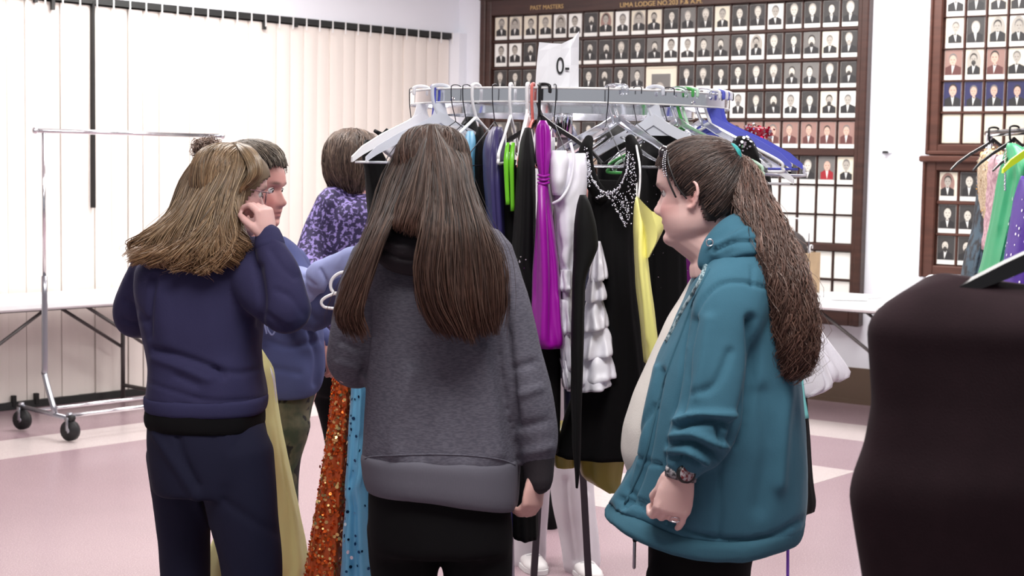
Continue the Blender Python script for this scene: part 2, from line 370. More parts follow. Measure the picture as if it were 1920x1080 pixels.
def portrait(par, u0, u1, z0, z1, kind, d=.022, rs=None, cap=True):
    r_ = rs or rnd; mb = MB(); H = z1 - z0; Wd = u1 - u0; cu = (u0 + u1) / 2 + r_.uniform(-.05, .05) * Wd
    m = lambda x: IX[x.name]
    bgs = {'light': [CRM, CARD, CRM], 'dark': [GREY2, GREY1, GREY2, GREY2], 'sepia': [SEP], 'blue': [BLU], 'blank': [CARD], 'red': [GREY1], 'blankc': [CRM]}[kind]
    bg = r_.choice(bgs); bw(mb, u0, u1, z0, z1, d, d - .004, m(CARD if kind != 'blankc' else CRM))
    if kind.startswith('blank'): return mb.build('blank_card', ALL, par, smooth=False)
    oval = kind == 'light' and r_.random() < .35
    zc = z0 + (.155 * H if cap else 0.02 * H)
    poly(mb, [(u0 + .001, zc), (u1 - .001, zc), (u1 - .001, z1 - .001), (u0 + .001, z1 - .001)], d + .0004, m(bg))
    if oval: disc(mb, cu, zc + .43 * H, .40 * Wd, .40 * H, d + .0006, m(SEP if r_.random() < .3 else MIDF), 20)
    face = {'sepia': SEPF, 'blue': SEPF, 'red': SEPF}.get(kind, SKIN if bg not in (CRM, CARD) else MIDF)
    suit = {'sepia': SEPS, 'blue': SUIT, 'red': RED}.get(kind, SUIT)
    hy = zc + r_.uniform(.49, .56) * H; rw = r_.uniform(.19, .23) * Wd; rh = rw * 1.35
    sh = zc + r_.uniform(.20, .27) * H; sw_ = r_.uniform(.36, .46) * Wd
    lo = max(u0 + .002, cu - sw_); hi = min(u1 - .002, cu + sw_)
    poly(mb, [(lo, zc + .001), (hi, zc + .001), (hi, sh), (cu + .14 * Wd, sh + .09 * H), (cu - .14 * Wd, sh + .09 * H), (lo, sh)], d + .0008, m(suit))
    t = r_.uniform(-.1, .1) * Wd
    poly(mb, [(cu + t * .6, zc + .03 * H), (cu + .09 * Wd, sh + .10 * H), (cu - .09 * Wd, sh + .10 * H)], d + .0011, m(CARD))
    poly(mb, [(cu - .06 * Wd, sh + .06 * H), (cu + .06 * Wd, sh + .06 * H), (cu + .07 * Wd, hy), (cu - .07 * Wd, hy)], d + .0012, m(face))
    hc = HAIRP if r_.random() < .6 and kind not in ('red',) else (MIDF if face == SKIN else GREY1)
    disc(mb, cu + t * .3, hy + rh * .22, rw * 1.08, rh * 1.02, d + .0014, m(hc)); disc(mb, cu + t * .25, hy - rh * .08, rw * .93, rh * .95, d + .0017, m(face))
    if r_.random() < .3 and kind in ('light', 'dark'): disc(mb, cu + t * .25, hy - rh * .75, rw * .62, rh * .55, d + .0019, m(hc))
    for sg in (-1, 1):
        disc(mb, cu + t * .4 + sg * rw * .38, hy + rh * .02, rw * .2, rh * .08, d + .002, m(GREY2 if face != SEPF else SEPS), 6)
    disc(mb, cu + t * .4, hy - rh * .5, rw * .28, rh * .06, d + .002, m(GREY1), 6)
    disc(mb, cu, sh + .07 * H, .07 * Wd, .02 * H, d + .0014, m(SUIT), 6)
    return mb.build('portrait_photo', ALL, par, smooth=False)
# columns measured on the photo, row limits at the right-hand column
colsL = [924.7, 951, 978, 1005, 1032, 1061, 1089, 1118, 1147.5, 1177.6, 1207.5, 1238.6, 1270, 1301.6, 1333.7, 1367, 1400, 1434, 1468, 1503.5, 1538, 1575.7]
u_l = [WB(x, 30)[0] for x in colsL]; u_end = WB(1606, 30)[0]
pit = (u_l[-1] - u_l[0]) / 21; pw = pit * .845
U0 = u_l[0]
def zr(y, x=1591): return WB(x, y)[1]
rowsY = [(-1, 48), (57, 106), (115, 163), (170, 220), (228, 278), (294, 346), (350, 402), (406, 457), (474, 524), (529, 580)]
rows = [(zr(b), zr(a)) for a, b in rowsY]
B1 = thing('portrait_board', 'huge dark wooden lodge board of framed member portraits behind the round rack', 'board', COR + MBk.to_3x3() @ Vector((U0 + 2, 0, zr(615))))
uL, uR = WB(905, 160)[0], WB(1622, 160)[0]; uiR = U0 + pit * 22 - (pit - pw) + .012; uiL = U0 - .014
zT, zB = rows[0][1] + .135, zr(612, 1600)
mb = MB(); bw(mb, uL, uR, zB, zT, .016, 0); mb.build('backing', M_wood, B1, smooth=False)
for (a, b_, c_, d_) in ((uL, uiL, zB, zT), (uiR, uR, zB, zT)):
    mb = MB(); bw(mb, a, b_, c_, d_, .06, .0, bev=.008); bw(mb, (a - .02 if a == uL else b_ - .03), (a + .03 if a == uL else b_ + .02), c_, d_, .075, .0, bev=.008); mb.build('stile', M_wood, B1, smooth=False)
mb = MB(); bw(mb, uL, uR, rows[0][1] + .012, zT, .055, 0, bev=.004); mb.build('header_rail', M_wood, B1, smooth=False)
mb = MB(); bw(mb, uL - .03, uR + .03, zT - .01, zT + .04, .09, 0, bev=.01); mb.build('crown_moulding', M_wood, B1, smooth=False)
mb = MB(); bw(mb, uiL, uiR, zB, rows[-1][0] - .012, .055, 0, bev=.004); mb.build('bottom_rail', M_wood, B1, smooth=False)
for i in range(9):
    z1_, z0_ = rows[i][0] - .006, rows[i + 1][1] + .006
    big = (z1_ - z0_) > .03
    mb = MB(); bw(mb, uiL, uiR, z0_, z1_, .045 if big else .036, .014, bev=.004); mb.build('rail' if big else 'muntin', M_wood, B1, smooth=False)
for j in range(21):
    ua = U0 + pit * j + pw + .005; ub = U0 + pit * (j + 1) - .005
    segs = [(rows[-1][0], rows[0][1] + .015)]
    if j == 10: segs = [(rows[-1][0], rows[3][0] - .01), (rows[2][1] + .01, rows[0][1] + .015)]
    for s0, s1 in segs:
        mb = MB(); bw(mb, ua, ub, s0, s1, .032, .013, bev=.003); mb.build('muntin', M_wood, B1, smooth=False)
dk = {(0, j) for j in (6, 11, 12, 13, 15, 16, 18, 19, 20, 21)} | {(1, j) for j in range(2, 22) if j not in (11, 12, 16, 20)} | {(2, j) for j in range(22)} | {(3, j) for j in range(22) if j not in (15, 18, 20, 21)}
rp = random.Random(5)
for i in range(10):
    for j in range(22):
        if i in (2, 3) and j in (10, 11): continue
        u0 = U0 + pit * j; z0_, z1_ = rows[i]
        if i >= 6: kd = 'blank'
        elif i == 5: kd = {19: 'dark', 20: 'red', 21: 'light', 18: 'dark'}.get(j, 'dark') if j > 15 else 'blank'
        elif i == 4: kd = 'sepia' if j > 14 else 'dark'
        else: kd = 'dark' if (i, j) in dk else 'light'
        if i >= 7 and j < 8: continue          # never shows behind the rack
        portrait(B1, u0, u0 + pw, z0_, z1_, kd, rs=rp)
# the larger portrait in the middle
u0, u1 = U0 + pit * 10, U0 + pit * 11 + pw; z0_, z1_ = rows[3][0], rows[2][1]
mb = MB(); bw(mb, u0, u1, z0_, z1_, .024, .014); mb.build('portrait_mount', CRM, B1, smooth=False)
for a_, b2, c_, d_ in ((u0, u1, z1_ - .012, z1_), (u0, u1, z0_, z0_ + .012), (u0, u0 + .012, z0_, z1_), (u1 - .012, u1, z0_, z1_)):
    mb = MB(); bw(mb, a_, b2, c_, d_, .03, .02, bev=.003); mb.build('mount_edge', CRM, B1, smooth=False)
portrait(B1, u0 + .045, u1 - .045, z0_ + .06, z1_ - .05, 'dark', d=.028, rs=random.Random(3), cap=False)
M_gold = mat('gold_letters', (196, 164, 112), .45, metal=.3)
FONT = bpy.data.fonts.get('Bfont') 
def text(s, size, M, m, name, par, ext=.001):
    c = bpy.data.curves.new('t', 'FONT'); c.body = s; c.size = size; c.extrude = ext; c.align_x = 'LEFT'
    o = bpy.data.objects.new('t', c); col.objects.link(o); bpy.context.view_layer.update()
    me = bpy.data.meshes.new_from_object(o); bpy.data.objects.remove(o)
    me.transform(Matrix.Translation(-ORG[par.name]) @ M); me.materials.append(m)
    o = bpy.data.objects.new(name, me); col.objects.link(o); o.parent = par; return o
def wall_text(s, xp, yp, size, par, stretch=1.15):
    u_, z_ = WB(xp, yp); org = COR + MBk.to_3x3() @ Vector((u_, -.058, z_))
    M = Matrix.Translation(org) @ MBk @ Matrix.Rotation(R(90), 4, 'X') @ Matrix.Diagonal((stretch, 1, 1, 1))
    text(s, size, M, M_gold, 'lettering', par)
wall_text('PAST MASTERS', 995, 19, .044, B1, 1.02)
wall_text('LIMA LODGE NO.203 F.& A.M.', 1163, 14, .046, B1, 1.10)
# right-hand boards
B2 = thing('portrait_board', 'reddish wooden portrait board high on the wall at the right edge', 'board', COR + MBk.to_3x3() @ Vector((WB(1850, 290)[0], 0, zr(290, 1800))))
u0b = WB(1768, 120)[0]; r2 = [(-26, 29), (32, 89), (92, 149), (153, 208), (214, 268)]
r2 = [(zr(b, 1800), zr(a, 1800)) for a, b in r2]
uL2 = WB(1741, 150)[0]; uR2 = u0b + pit * 9 + .08; zB2, zT2 = zr(291, 1800), r2[0][1] + .2
mb = MB(); bw(mb, uL2, uR2, zB2, zT2, .016, 0); mb.build('backing', M_woodr, B2, smooth=False)
for a_, b2 in ((uL2, u0b - .012), (u0b + pit * 9 - .01, uR2)):
    mb = MB(); bw(mb, a_, b2, zB2, zT2, .055, 0, bev=.008); bw(mb, a_, a_ + .02, zB2, zT2, .07, 0, bev=.006); mb.build('stile', M_woodr, B2, smooth=False)
mb = MB(); bw(mb, uL2, uR2, zB2, r2[-1][0] - .01, .05, 0, bev=.006); bw(mb, uL2, uR2, zB2, zB2 + .025, .07, 0, bev=.006); mb.build('bottom_rail', M_woodr, B2, smooth=False)
mb = MB(); bw(mb, uL2, uR2, r2[0][1] + .01, zT2, .05, 0, bev=.006); mb.build('header_rail', M_woodr, B2, smooth=False)
for i in range(4):
    mb = MB(); bw(mb, u0b - .012, u0b + pit * 9 - .01, r2[i + 1][1] + .003, r2[i][0] - .003, .036, .013, bev=.003); mb.build('muntin', M_woodr, B2, smooth=False)
for j in range(8):
    mb = MB(); bw(mb, u0b + pit * j + pw + .005, u0b + pit * (j + 1) - .005, r2[-1][0] - .012, r2[0][1] + .012, .032, .013, bev=.003); mb.build('muntin', M_woodr, B2, smooth=False)
for i in range(5):
    for j in range(6):
        kd = ['light', 'light', 'sepia', 'blue', 'blankc'][i]
        if i in (0, 1) and j in (1,): kd = 'dark'
        if i == 2 and j in (1, 3): kd = 'light'
        portrait(B2, u0b + pit * j, u0b + pit * j + pw, *r2[i], kd, rs=rp)
B3 = thing('portrait_board', 'small reddish wooden portrait board below the right-hand board', 'board', COR + MBk.to_3x3() @ Vector((WB(1800, 500)[0], 0, zr(520, 1780))))
u0c = WB(1757, 400)[0]; r3 = [(323, 376), (384, 437), (443, 496)]; r3 = [(zr(b, 1775), zr(a, 1775)) for a, b in r3]
uL3 = WB(1727, 450)[0]; uR3 = u0c + pit * 8 + .08; zB3, zT3 = zr(521, 1760), zr(298, 1760); uI3 = u0c + pit * 8
mb = MB(); bw(mb, uL3, uR3, zB3, zT3, .02, 0); mb.build('backing', M_woodr, B3, smooth=False)
for a_, b2 in ((uL3, u0c - .012), (uI3, uR3)):
    mb = MB(); bw(mb, a_, b2, zB3, zT3, .06, 0, bev=.008); bw(mb, a_, a_ + .02, zB3, zT3, .075, 0, bev=.006); mb.build('stile', M_woodr, B3, smooth=False)
mb = MB(); bw(mb, uL3, uR3, zB3, r3[-1][0] - .01, .055, 0, bev=.006); mb.build('bottom_rail', M_woodr, B3, smooth=False)
mb = MB(); bw(mb, uL3, uR3, r3[0][1] + .01, zT3, .055, 0, bev=.006); bw(mb, uL3 - .02, uR3 + .02, zT3 - .02, zT3 + .02, .09, 0, bev=.008); mb.build('header_rail', M_woodr, B3, smooth=False)
for i in range(2):
    mb = MB(); bw(mb, u0c - .012, uI3, r3[i + 1][1] + .003, r3[i][0] - .003, .036, .013, bev=.003); mb.build('muntin', M_woodr, B3, smooth=False)
for j in range(7):
    mb = MB(); bw(mb, u0c + pit * j + pw + .005, u0c + pit * (j + 1) - .005, r3[-1][0] - .012, r3[0][1] + .012, .032, .015, bev=.003); mb.build('muntin', M_woodr, B3, smooth=False)
for i in range(3):
    for j in range(5): portrait(B3, u0c + pit * j, u0c + pit * j + pw, *r3[i], 'dark' if (i + j) else 'light', d=.026, rs=rp)
# thermostat
us, zs = WB(1657, 272); t = thing('thermostat', 'small white wall thermostat between the portrait boards', 'thermostat', COR + MBk.to_3x3() @ Vector((us, 0, zs - .06)))
mb = MB(); bw(mb, us - .035, us + .035, zs - .05, zs + .05, .012, 0, bev=.003); mb.build('cover', M_wall, t, smooth=False)
mb = MB(); bw(mb, us - .016, us + .016, zs - .052, zs - .036, .035, .01, bev=.003); mb.build('dial', M_track, t, smooth=False)
# ================================================================== FURNITURE AND RACKS
M_chrome = mat('chrome', (232, 233, 238), .14, metal=1)
M_steel = mat('brushed_steel', (170, 172, 180), .3, metal=1)
M_rub = mat('black_rubber', (26, 26, 28), .6)
M_table = mat('white_table_plastic', (240, 241, 243), .35, spec=.5)
M_leg = mat('grey_table_leg', (84, 80, 80), .4, metal=.5)
M_purp = mat('purple_reflecting_post', (96, 84, 92), .3, metal=.6)
# --- rolling garment rack (left)
def rolling_rack(A_, B_, H, label, mid=True, foot=.5, mt=M_chrome):
    """A_, B_: floor points under the two uprights"""
    t = thing('rolling_garment_rack', label, 'clothes rack', ((A_ + B_) / 2))
    d = (B_ - A_).normalized(); n = Vector((-d.y, d.x, 0)); up = Vector((0, 0, 1))
    o = MB().tube([A_ + up * H - d * .045, B_ + up * H + d * .045], .0125, 10).build('top_rail', mt, t)
    for P_, s in ((A_, -1), (B_, 1)):
        mb = MB(); mb.ell(P_ + up * H + d * s * .05, (.018, .018, .02), n=10, k=6); mb.build('end_cap', mt, t)
        mb = MB(); mb.tube([P_ + up * (H - .012), P_ + up * .86], .0105, 10); mb.build('upright', mt, t)
        mb = MB(); mb.tube([P_ + up * .87, P_ + up * .40, P_ + up * .33 + n * -.0, P_ + n * -.10 + up * .135], .016, 10, smooth=16); mb.build('lower_post', M_steel, t)
        mb = MB(); mb.tube([P_ + n * foot / 2 + up * .135, P_ - n * foot / 2 + up * .125], .013, 8); mb.build('foot_bar', M_steel, t)
        for q in (1, -1):
            c = P_ + n * (q * foot / 2) + up * .062
            w_ = MB().tube([c - d * .014 - n * .01, c + d * .014 + n * .0], [.055, .055], 18); 
            cs = w_.build('caster_wheel', M_rub, t)
            MB().tube([c - d * .018, c + d * .018], .016, 8).build('hub', M_steel, cs)
            f_ = MB(); f_.box(c + up * .035 + d * .019, (.03, .006, .075), Matrix.Rotation(math.atan2(n.y, n.x), 4, 'Z'), bev=.002); f_.box(c + up * .035 - d * .019, (.03, .006, .075), Matrix.Rotation(math.atan2(n.y, n.x), 4, 'Z'), bev=.002)
            f_.tube([c + up * .07, c + up * .095], .016, 8); f_.build('caster_fork', M_steel, t)
            MB().tube([P_ + n * q * (foot / 2 - .01) + up * .13, P_ + n * q * (foot / 2 + .03) + up * .13], .019, 8).build('end_plug', M_rub, t)
    for q in (.13, -.36) if mid else ():
        MB().tube([A_ + n * q * foot * 1.2 + up * .135, B_ + n * q * foot * 1.2 + up * .135], .011, 8).build('bottom_rail', mt, t)
    return t
ra = Wz(85, 8.58, 0); rb = ra + pd * 1.13
rolling_rack(ra, rb, 1.648, 'empty chrome rolling garment rack standing before the white partition', foot=.48)
# --- folding tables
def folding_table(corner, d, n, Lx, Dy, z, label):
    """corner: near-left top corner; d along the length, n across (away from camera)"""
    c = corner + d * Lx / 2 + n * Dy / 2; t = thing('folding_table', label, 'table', (c.x, c.y, 0))
    M = Matrix(((d.x, n.x, 0), (d.y, n.y, 0), (0, 0, 1))).to_4x4()
    MB().box((c.x, c.y, z - .025), (Lx, Dy, .05), M, bev=.012).build('tabletop', M_table, t, sharp=35)
    MB().box((c.x, c.y, z - .055), (Lx - .2, Dy - .2, .02), M).build('apron', M_leg, t, smooth=False)
    for s in (-1, 1):
        e = c + d * s * (Lx / 2 - .28); e.z = 0
        for q in (-1, 1):
            p = e + n * q * (Dy / 2 - .09)
            MB().tube([p + Vector((0, 0, z - .05)), p + Vector((0, 0, .012))], .0135, 10).build('leg', M_leg, t)
            MB().tube([p + Vector((0, 0, z * .48)), p - d * s * .50 + Vector((0, 0, z - .055))], .0105, 8).build('brace', M_leg, t)
        MB().tube([e + n * (Dy / 2 - .09) + Vector((0, 0, .1)), e - n * (Dy / 2 - .09) + Vector((0, 0, .1))], .012, 8).build('crossbar', M_leg, t)
    return t
tl = P(0, 570, 8.75); zt = tl.z
folding_table(tl - pd * .445, pd, -pn, 1.83, .56, zt, 'long white folding table along the partition behind the chrome rack')
tr_ = P(1532, 566, 9.35); ztr = .742; wdir = -bd
folding_table(Vector((tr_.x, tr_.y, 0)) - wdir * 1.095, wdir, -bn, 1.83, .72, ztr, 'white folding table with papers against the portrait wall')
# items on the right table
M_kraft = mat('kraft_cardboard', (186, 158, 124), .7, var=.1, vscale=12)
def on_rt(u, v, z=0): return Vector((tr_.x, tr_.y, ztr + z)) + wdir * u - bn * v + Vector((0, 0, .002))
Mrt = Matrix(((wdir.x, -bn.x, 0), (wdir.y, -bn.y, 0), (0, 0, 1))).to_4x4()
c_ = P(1473, 545, 9.95); cb = Vector((c_.x, c_.y, ztr + .002)); t = thing('cardboard_box', 'open kraft cardboard box of hangers on the right-hand table', 'box', cb)
for dx, dy, sx, sy in ((-.155, 0, .006, .3), (.155, 0, .006, .3), (0, -.147, .31, .006), (0, .147, .31, .006)):
    MB().box(cb + Mrt.to_3x3() @ Vector((dx, dy, .125 if dy > 0 or dx else .08)), (sx, sy, .25 if dy > 0 or dx else .16), Mrt).build('side', M_kraft, t, smooth=False)
MB().box(cb + Vector((0, 0, .004)), (.31, .3, .006), Mrt).build('bottom', M_kraft, t, smooth=False)
M_bag = mat('dark_grey_fabric', (62, 56, 56), .8)
mb = MB(); mb.ell(cb + Vector((0, 0, .27)), (.13, .12, .13), n=18, k=10); bagv, bn_, bf = fuse(mb, .012, 2); bagv = wrinkle(bagv, bn_, .02, (9, 9, 5), 3)
o = rawmesh('cloth_bag', bagv, bf, M_bag, loc=cb + Vector((0, 0, .14))); tag(o, 'dark cloth bundle stuffed in the cardboard box', 'bag')
M_hw = mat('white_hanger_plastic', (240, 240, 243), .3); M_hg = mat('grey_wire', (150, 150, 160), .35, metal=.6)
M_paper = mat('white_paper', (240, 241, 246), .6); M_ink = mat('black_ink', (26, 26, 28), .6)
for i, (xp, yp, a) in enumerate(((1568, 553, .2), (1605, 556, -.2), (1590, 562, .5))):
    p = P(xp, yp, 9.75 - i * .12); p.z = ztr + .003 + .0012 * i
    o = MB().box(p, (.22, .28, .0008), Mrt @ Matrix.Rotation(a, 4, 'Z')).build('paper_sheet', M_paper, None, smooth=False, loc=p)
    tag(o, ['printed paper sheet nearest the cardboard box on the right-hand table', 'printed paper sheet farthest right on the table by the portrait wall', 'printed paper sheet nearest the front edge of the right-hand table'][i], 'paper')
    for k in range(5):
        MB().box(p + Mrt.to_3x3() @ Vector((rnd.uniform(-.03, .03), -.1 + .05 * k, .0008)), (.13, .007, .0005), Mrt @ Matrix.Rotation(a, 4, 'Z')).build('print_line', M_ink, o, smooth=False)
# --- stacking chairs
M_navy = mat('navy_vinyl', (40, 38, 62), .5)
def chair(px, Y, rz, label, zt=.0):
    b = Wz(px, Y, 0); t = thing('stacking_chair', label, 'chair', b); M = Matrix.Rotation(rz, 3, 'Z')
    f = lambda x, y, z: b + M @ Vector((x, y, z))
    top = 1.0
    MB().tube([f(-.23, .24, .01), f(-.225, .20, .45), f(-.215, .24, .7), f(-.17, .26, top - .03), f(-.08, .27, top), f(.08, .27, top), f(.17, .26, top - .03), f(.215, .24, .7), f(.225, .20, .45), f(.23, .24, .01)], .0125, 10, smooth=60).build('back_frame', M_chrome, t)
    for s in (-1, 1):
        MB().tube([f(s * .22, .2, .44), f(s * .22, -.19, .45), f(s * .225, -.23, .40), f(s * .23, -.24, .01)], .0115, 8, smooth=20).build('leg', M_chrome, t)
    mb = MB(); mb.box(f(0, -.01, .465), (.44, .43, .055), M.to_4x4(), bev=.022); mb.build('seat', M_navy, t, sharp=50)
    mb = MB(); mb.box(f(0, .245, .80), (.40, .035, .26), M.to_4x4(), bev=.015); mb.build('backrest', M_navy, t, sharp=50)
    return t
chair(1750, 8.0, R(184), 'chrome stacking chair with navy back left of the dark hanging dress', 0)
chair(2010, 7.7, R(176), 'chrome stacking chair mostly hidden behind the dark dress at the right edge')
# --- round rack
YC, RR = 4.62, .455; cc = P(1067, 190, YC); RC = Vector((cc.x, YC, 0)); ZT = P(1067, 165, YC - RR).z; BH = .036
rr_ = thing('round_clothes_rack', 'round chrome clothes rack crowded with dresses in the middle', 'clothes rack', RC)
def ringband(r0, r1, z0, z1, name, m):
    mb = MB(); N = 96
    rg = [[Vector((RC.x + r * math.sin(2 * math.pi * j / N), RC.y - r * math.cos(2 * math.pi * j / N), z)) for (r, z) in ((r0, z0), (r1, z0), (r1, z1), (r0, z1))] for j in range(N)]
    mb.rings(rg, closed=True); return mb.build(name, m, rr_, sharp=30)
ringband(RR - .006, RR, ZT - BH, ZT, 'hanging_ring', M_chrome)
ringband(RR - .10, RR - .094, ZT - .062, ZT - .03, 'inner_ring', M_chrome)
for z_, r_ in ((ZT, .003), (ZT - BH, .0026)):  # thin white wires put in as highlights along the chrome band's edges
    mb = MB(); mb.tube([(RC.x + (RR + .001) * math.sin(a), RC.y - (RR + .001) * math.cos(a), z_) for a in np.linspace(0, 2 * np.pi, 96, endpoint=False)], r_, 6, closed=True); mb.build('ring_glint', M_white, rr_)
hub = Vector((RC.x - .018, RC.y, ZT - .03))
for k in range(4):
    a = R(45 + 90 * k); MB().tube([hub, Vector((RC.x + RR * math.cos(a), RC.y + RR * math.sin(a), ZT - .03))], .009, 8).build('spoke', M_chrome, rr_)
MB().tube([hub + Vector((0, 0, -.09)), hub + Vector((0, 0, .03))], .03, 14).build('hub', M_chrome, rr_)
for (xf, yf, Yf) in ((989, 1318, YC - .12), (1114, 1318, YC - .12), (991, 1290, YC + .16), (1112, 1290, YC + .16)):
    ft = Wz(xf, Yf, .03); lg = MB().tube([hub + (ft - hub) * .02, ft], .0135, 4, up=(1, 1, 0)).build('leg', M_purp, rr_, smooth=False)
    MB().tube([Vector((ft.x, ft.y, 0.001)), Vector((ft.x, ft.y, .035))], [.024, .02], 12).build('foot', M_rub, lg)
# paper sign standing on the ring
sp = P(1045, 165, YC - RR + .02); t = tag(thing('paper_sign', 'creased white paper size sign standing on the round rack', 'sign', sp), None)
def signpt(x, y, Y): return P(x, y, Y)
mb = MB(); Ys = YC - RR + .012
rowsg = [[(1003, 172), (1025, 172), (1047, 171), (1066, 170), (1085, 170)], [(1006, 125), (1028, 124), (1050, 124), (1070, 122), (1085, 122)], [(1009, 95), (1030, 92), (1052, 92), (1070, 90), (1085.5, 88)], [(1011, 79), (1032, 81), (1053, 82), (1074, 72), (1086, 58)]]
dY = [0, .012, .0, .02, -.012]
fr = [[signpt(x, y, Ys + dY[j] * (i / 3)) for j, (x, y) in enumerate(r_)] for i, r_ in enumerate(rowsg)]
bk = [[p + Vector((0, .0012, 0)) for p in r_] for r_ in fr]
v = [p for r_ in fr for p in r_] + [p for r_ in bk for p in r_]; f = []
for i in range(3):
    for j in range(4): a = i * 5 + j; f += [(a, a + 1, a + 6, a + 5), (20 + a, 25 + a, 26 + a, 21 + a)]
for a, b in [(j, j + 1) for j in range(4)] + [(16 + j, 15 + j) for j in range(4)] + [(5 * i + 5, 5 * i) for i in range(3)] + [(4 + 5 * i, 9 + 5 * i) for i in range(3)]: f.append((b, a, 20 + a, 20 + b))
mb.add(v, f).build('sheet', M_paper, t, smooth=False)
org = P(1042, 138.5, Ys - .003); text('0-', .062, Matrix.Translation(org) @ Matrix.Rotation(R(90), 4, 'X') @ Matrix.Diagonal((.72, 1, 1, 1)), M_ink, 'lettering', t, .0005)
# ------------------------------------------------------------------ hangers
M_clear = mat('clear_plastic', (225, 228, 236), .08, trans=.85, spec=.6)
M_milk = mat('milky_plastic', (232, 236, 246), .25, trans=.25)
M_blue = mat('blue_plastic', (88, 96, 200), .3); M_green = mat('green_plastic', (76, 170, 84), .3); M_mint = mat('mint_plastic', (198, 232, 208), .3)
M_coral = mat('coral_plastic', (226, 120, 112), .35); M_bk = mat('black_plastic', (24, 23, 25), .35); M_wire = mat('dark_wire', (60, 60, 66), .35, metal=.8)
M_lime = mat('lime_plastic', (206, 236, 40), .35)
HANG_GROUPS = {}
def hanger(H, d, kind, m, label, W_=.40, drop=.09, group=None, tilt=0, bar=True, clip=False):
    """H: point on top of the rail; d: horizontal direction of the shoulders"""
    t = thing('clothes_hanger', label, 'hanger', H, group); d = Vector((d[0], d[1], 0)).normalized(); up = Vector((0, 0, 1))
    ax = d.cross(up); Rm = Matrix.Rotation(tilt, 3, ax); f = lambda s, z, q=0: H + Rm @ (d * s + up * z + ax * q)
    r = {'wire': .0014, 'tube': .0042, 'clear': .0045, 'plate': .005, 'black': .004}[kind]; hr = .019 if kind in ('wire', 'black') else .0215
    hk = [f(hr, -.012)] + [f(hr * math.cos(a), .0 + hr * .34 * math.sin(a) + .001) for a in np.linspace(0, math.pi, 9)] + [f(-hr, -.02), f(-hr * .8, -.045), f(-.002, -drop + .01), f(0, -drop)]
    n_ = len(hk); MB().tube(hk, r if kind != 'wire' else .0014, 8, smooth=40, round_=True).build('hook', M_wire if (kind == 'wire' or clip) else m, t)
    h2 = W_ / 2
    if kind == 'wire':
        MB().tube([f(0, -drop), f(-h2 * .5, -drop - .05), f(-h2, -drop - .10), f(-h2 * .97, -drop - .115), f(0, -drop - .115), f(h2 * .97, -drop - .115), f(h2, -drop - .10), f(h2 * .5, -drop - .05), f(0, -drop)], r, 6, smooth=50).build('shoulders', m, t)
    elif kind == 'tube':
        MB().tube([f(0, -drop + .006), f(h2 * .5, -drop - .045), f(h2 * .95, -drop - .09), f(h2, -drop - .108), f(h2 * .93, -drop - .12), f(0, -drop - .115), f(-h2 * .93, -drop - .12), f(-h2, -drop - .108), f(-h2 * .95, -drop - .09), f(-h2 * .5, -drop - .045), f(0, -drop + .006)], r, 8, smooth=70).build('shoulders', m, t)
        MB().tube([f(h2 * .42, -drop - .045), f(h2 * .42, -drop - .115)], r * .7, 6).build('inner_loop', m, t)
        MB().tube([f(-h2 * .42, -drop - .045), f(-h2 * .42, -drop - .115)], r * .7, 6).build('inner_loop', m, t)
    else:
        wd = {'clear': .018, 'plate': .03, 'black': .012}[kind]
        for s in (-1, 1):
            mb = MB(); rg = []
            for u, z, ww in ((0, -drop + .012, wd), (h2 * .2, -drop - .012, wd), (h2 * .55, -drop - .045, wd * .9), (h2 * .85, -drop - .08, wd * .8), (h2, -drop - .105, wd * .5)):
                rg.append([f(s * u, z + ww * .5, -r), f(s * u, z + ww * .5, r), f(s * u, z - ww * .5, r * 1.6), f(s * u, z - ww * .5, -r * 1.6)])
            mb.rings(rg); mb.build('shoulder', m, t, sharp=40)
            if kind == 'clear':
                MB().tube([f(s * h2 * .1, -drop - .035), f(s * h2 * .5, -drop - .085), f(s * h2 * .95, -drop - .12)], .0032, 6, smooth=12).build('rib', m, t)
        if kind == 'plate':
            mb = MB(); mb.rings([[f(-.012, -drop + .05, -.003), f(-.012, -drop + .05, .003), f(.012, -drop + .05, .003), f(.012, -drop + .05, -.003)], [f(-.02, -drop + .02, -.003), f(-.02, -drop + .02, .003), f(.02, -drop + .02, .003), f(.02, -drop + .02, -.003)],
                [f(-.06, -drop - .03, -.003), f(-.06, -drop - .03, .003), f(.06, -drop - .03, .003), f(.06, -drop - .03, -.003)]]); mb.build('neck_plate', m, t, sharp=40)
        if bar: MB().tube([f(-h2 * .95, -drop - .112), f(h2 * .95, -drop - .112)], .0035, 6).build('trouser_bar', m, t)
    return t
def ringpt(phi): return Vector((RC.x + RR * math.sin(R(phi)), RC.y - RR * math.cos(R(phi)), ZT + .002)), Vector((math.sin(R(phi)), -math.cos(R(phi)), 0))
def ring_x(xp, front=True):   # angle of the ring point under a pixel column
    best = min(range(-900, 901), key=lambda k: abs(proj(np.array([list(ringpt(k / 10)[0])]))[0][0] - xp)); return best / 10
def rh(xp, kind, m, label, yaw=None, **k):
    H, d = ringpt(ring_x(xp))
    if yaw is not None: d = Vector((math.cos(R(yaw)), math.sin(R(yaw)), 0))
    return hanger(H, d, kind, m, label, **k)
rh(772, 'wire', M_wire, 'thin wire hanger at the far left end of the round rack', yaw=75)
rh(790, 'plate', M_hw, 'wide white plastic hanger holding the black sleeveless dress at left', yaw=205, tilt=.0)
rh(812, 'tube', M_blue, 'blue plastic hanger at the left end of the round rack', yaw=104)
rh(826, 'plate', M_milk, 'milky white wide-necked hanger above the long-haired girl', yaw=8)
rh(855, 'wire', M_wire, 'thin dark wire hanger just right of the milky white hanger', yaw=50)
rh(893, 'tube', M_hw, 'white tubular hanger carrying the light blue dress', yaw=62, drop=.085)
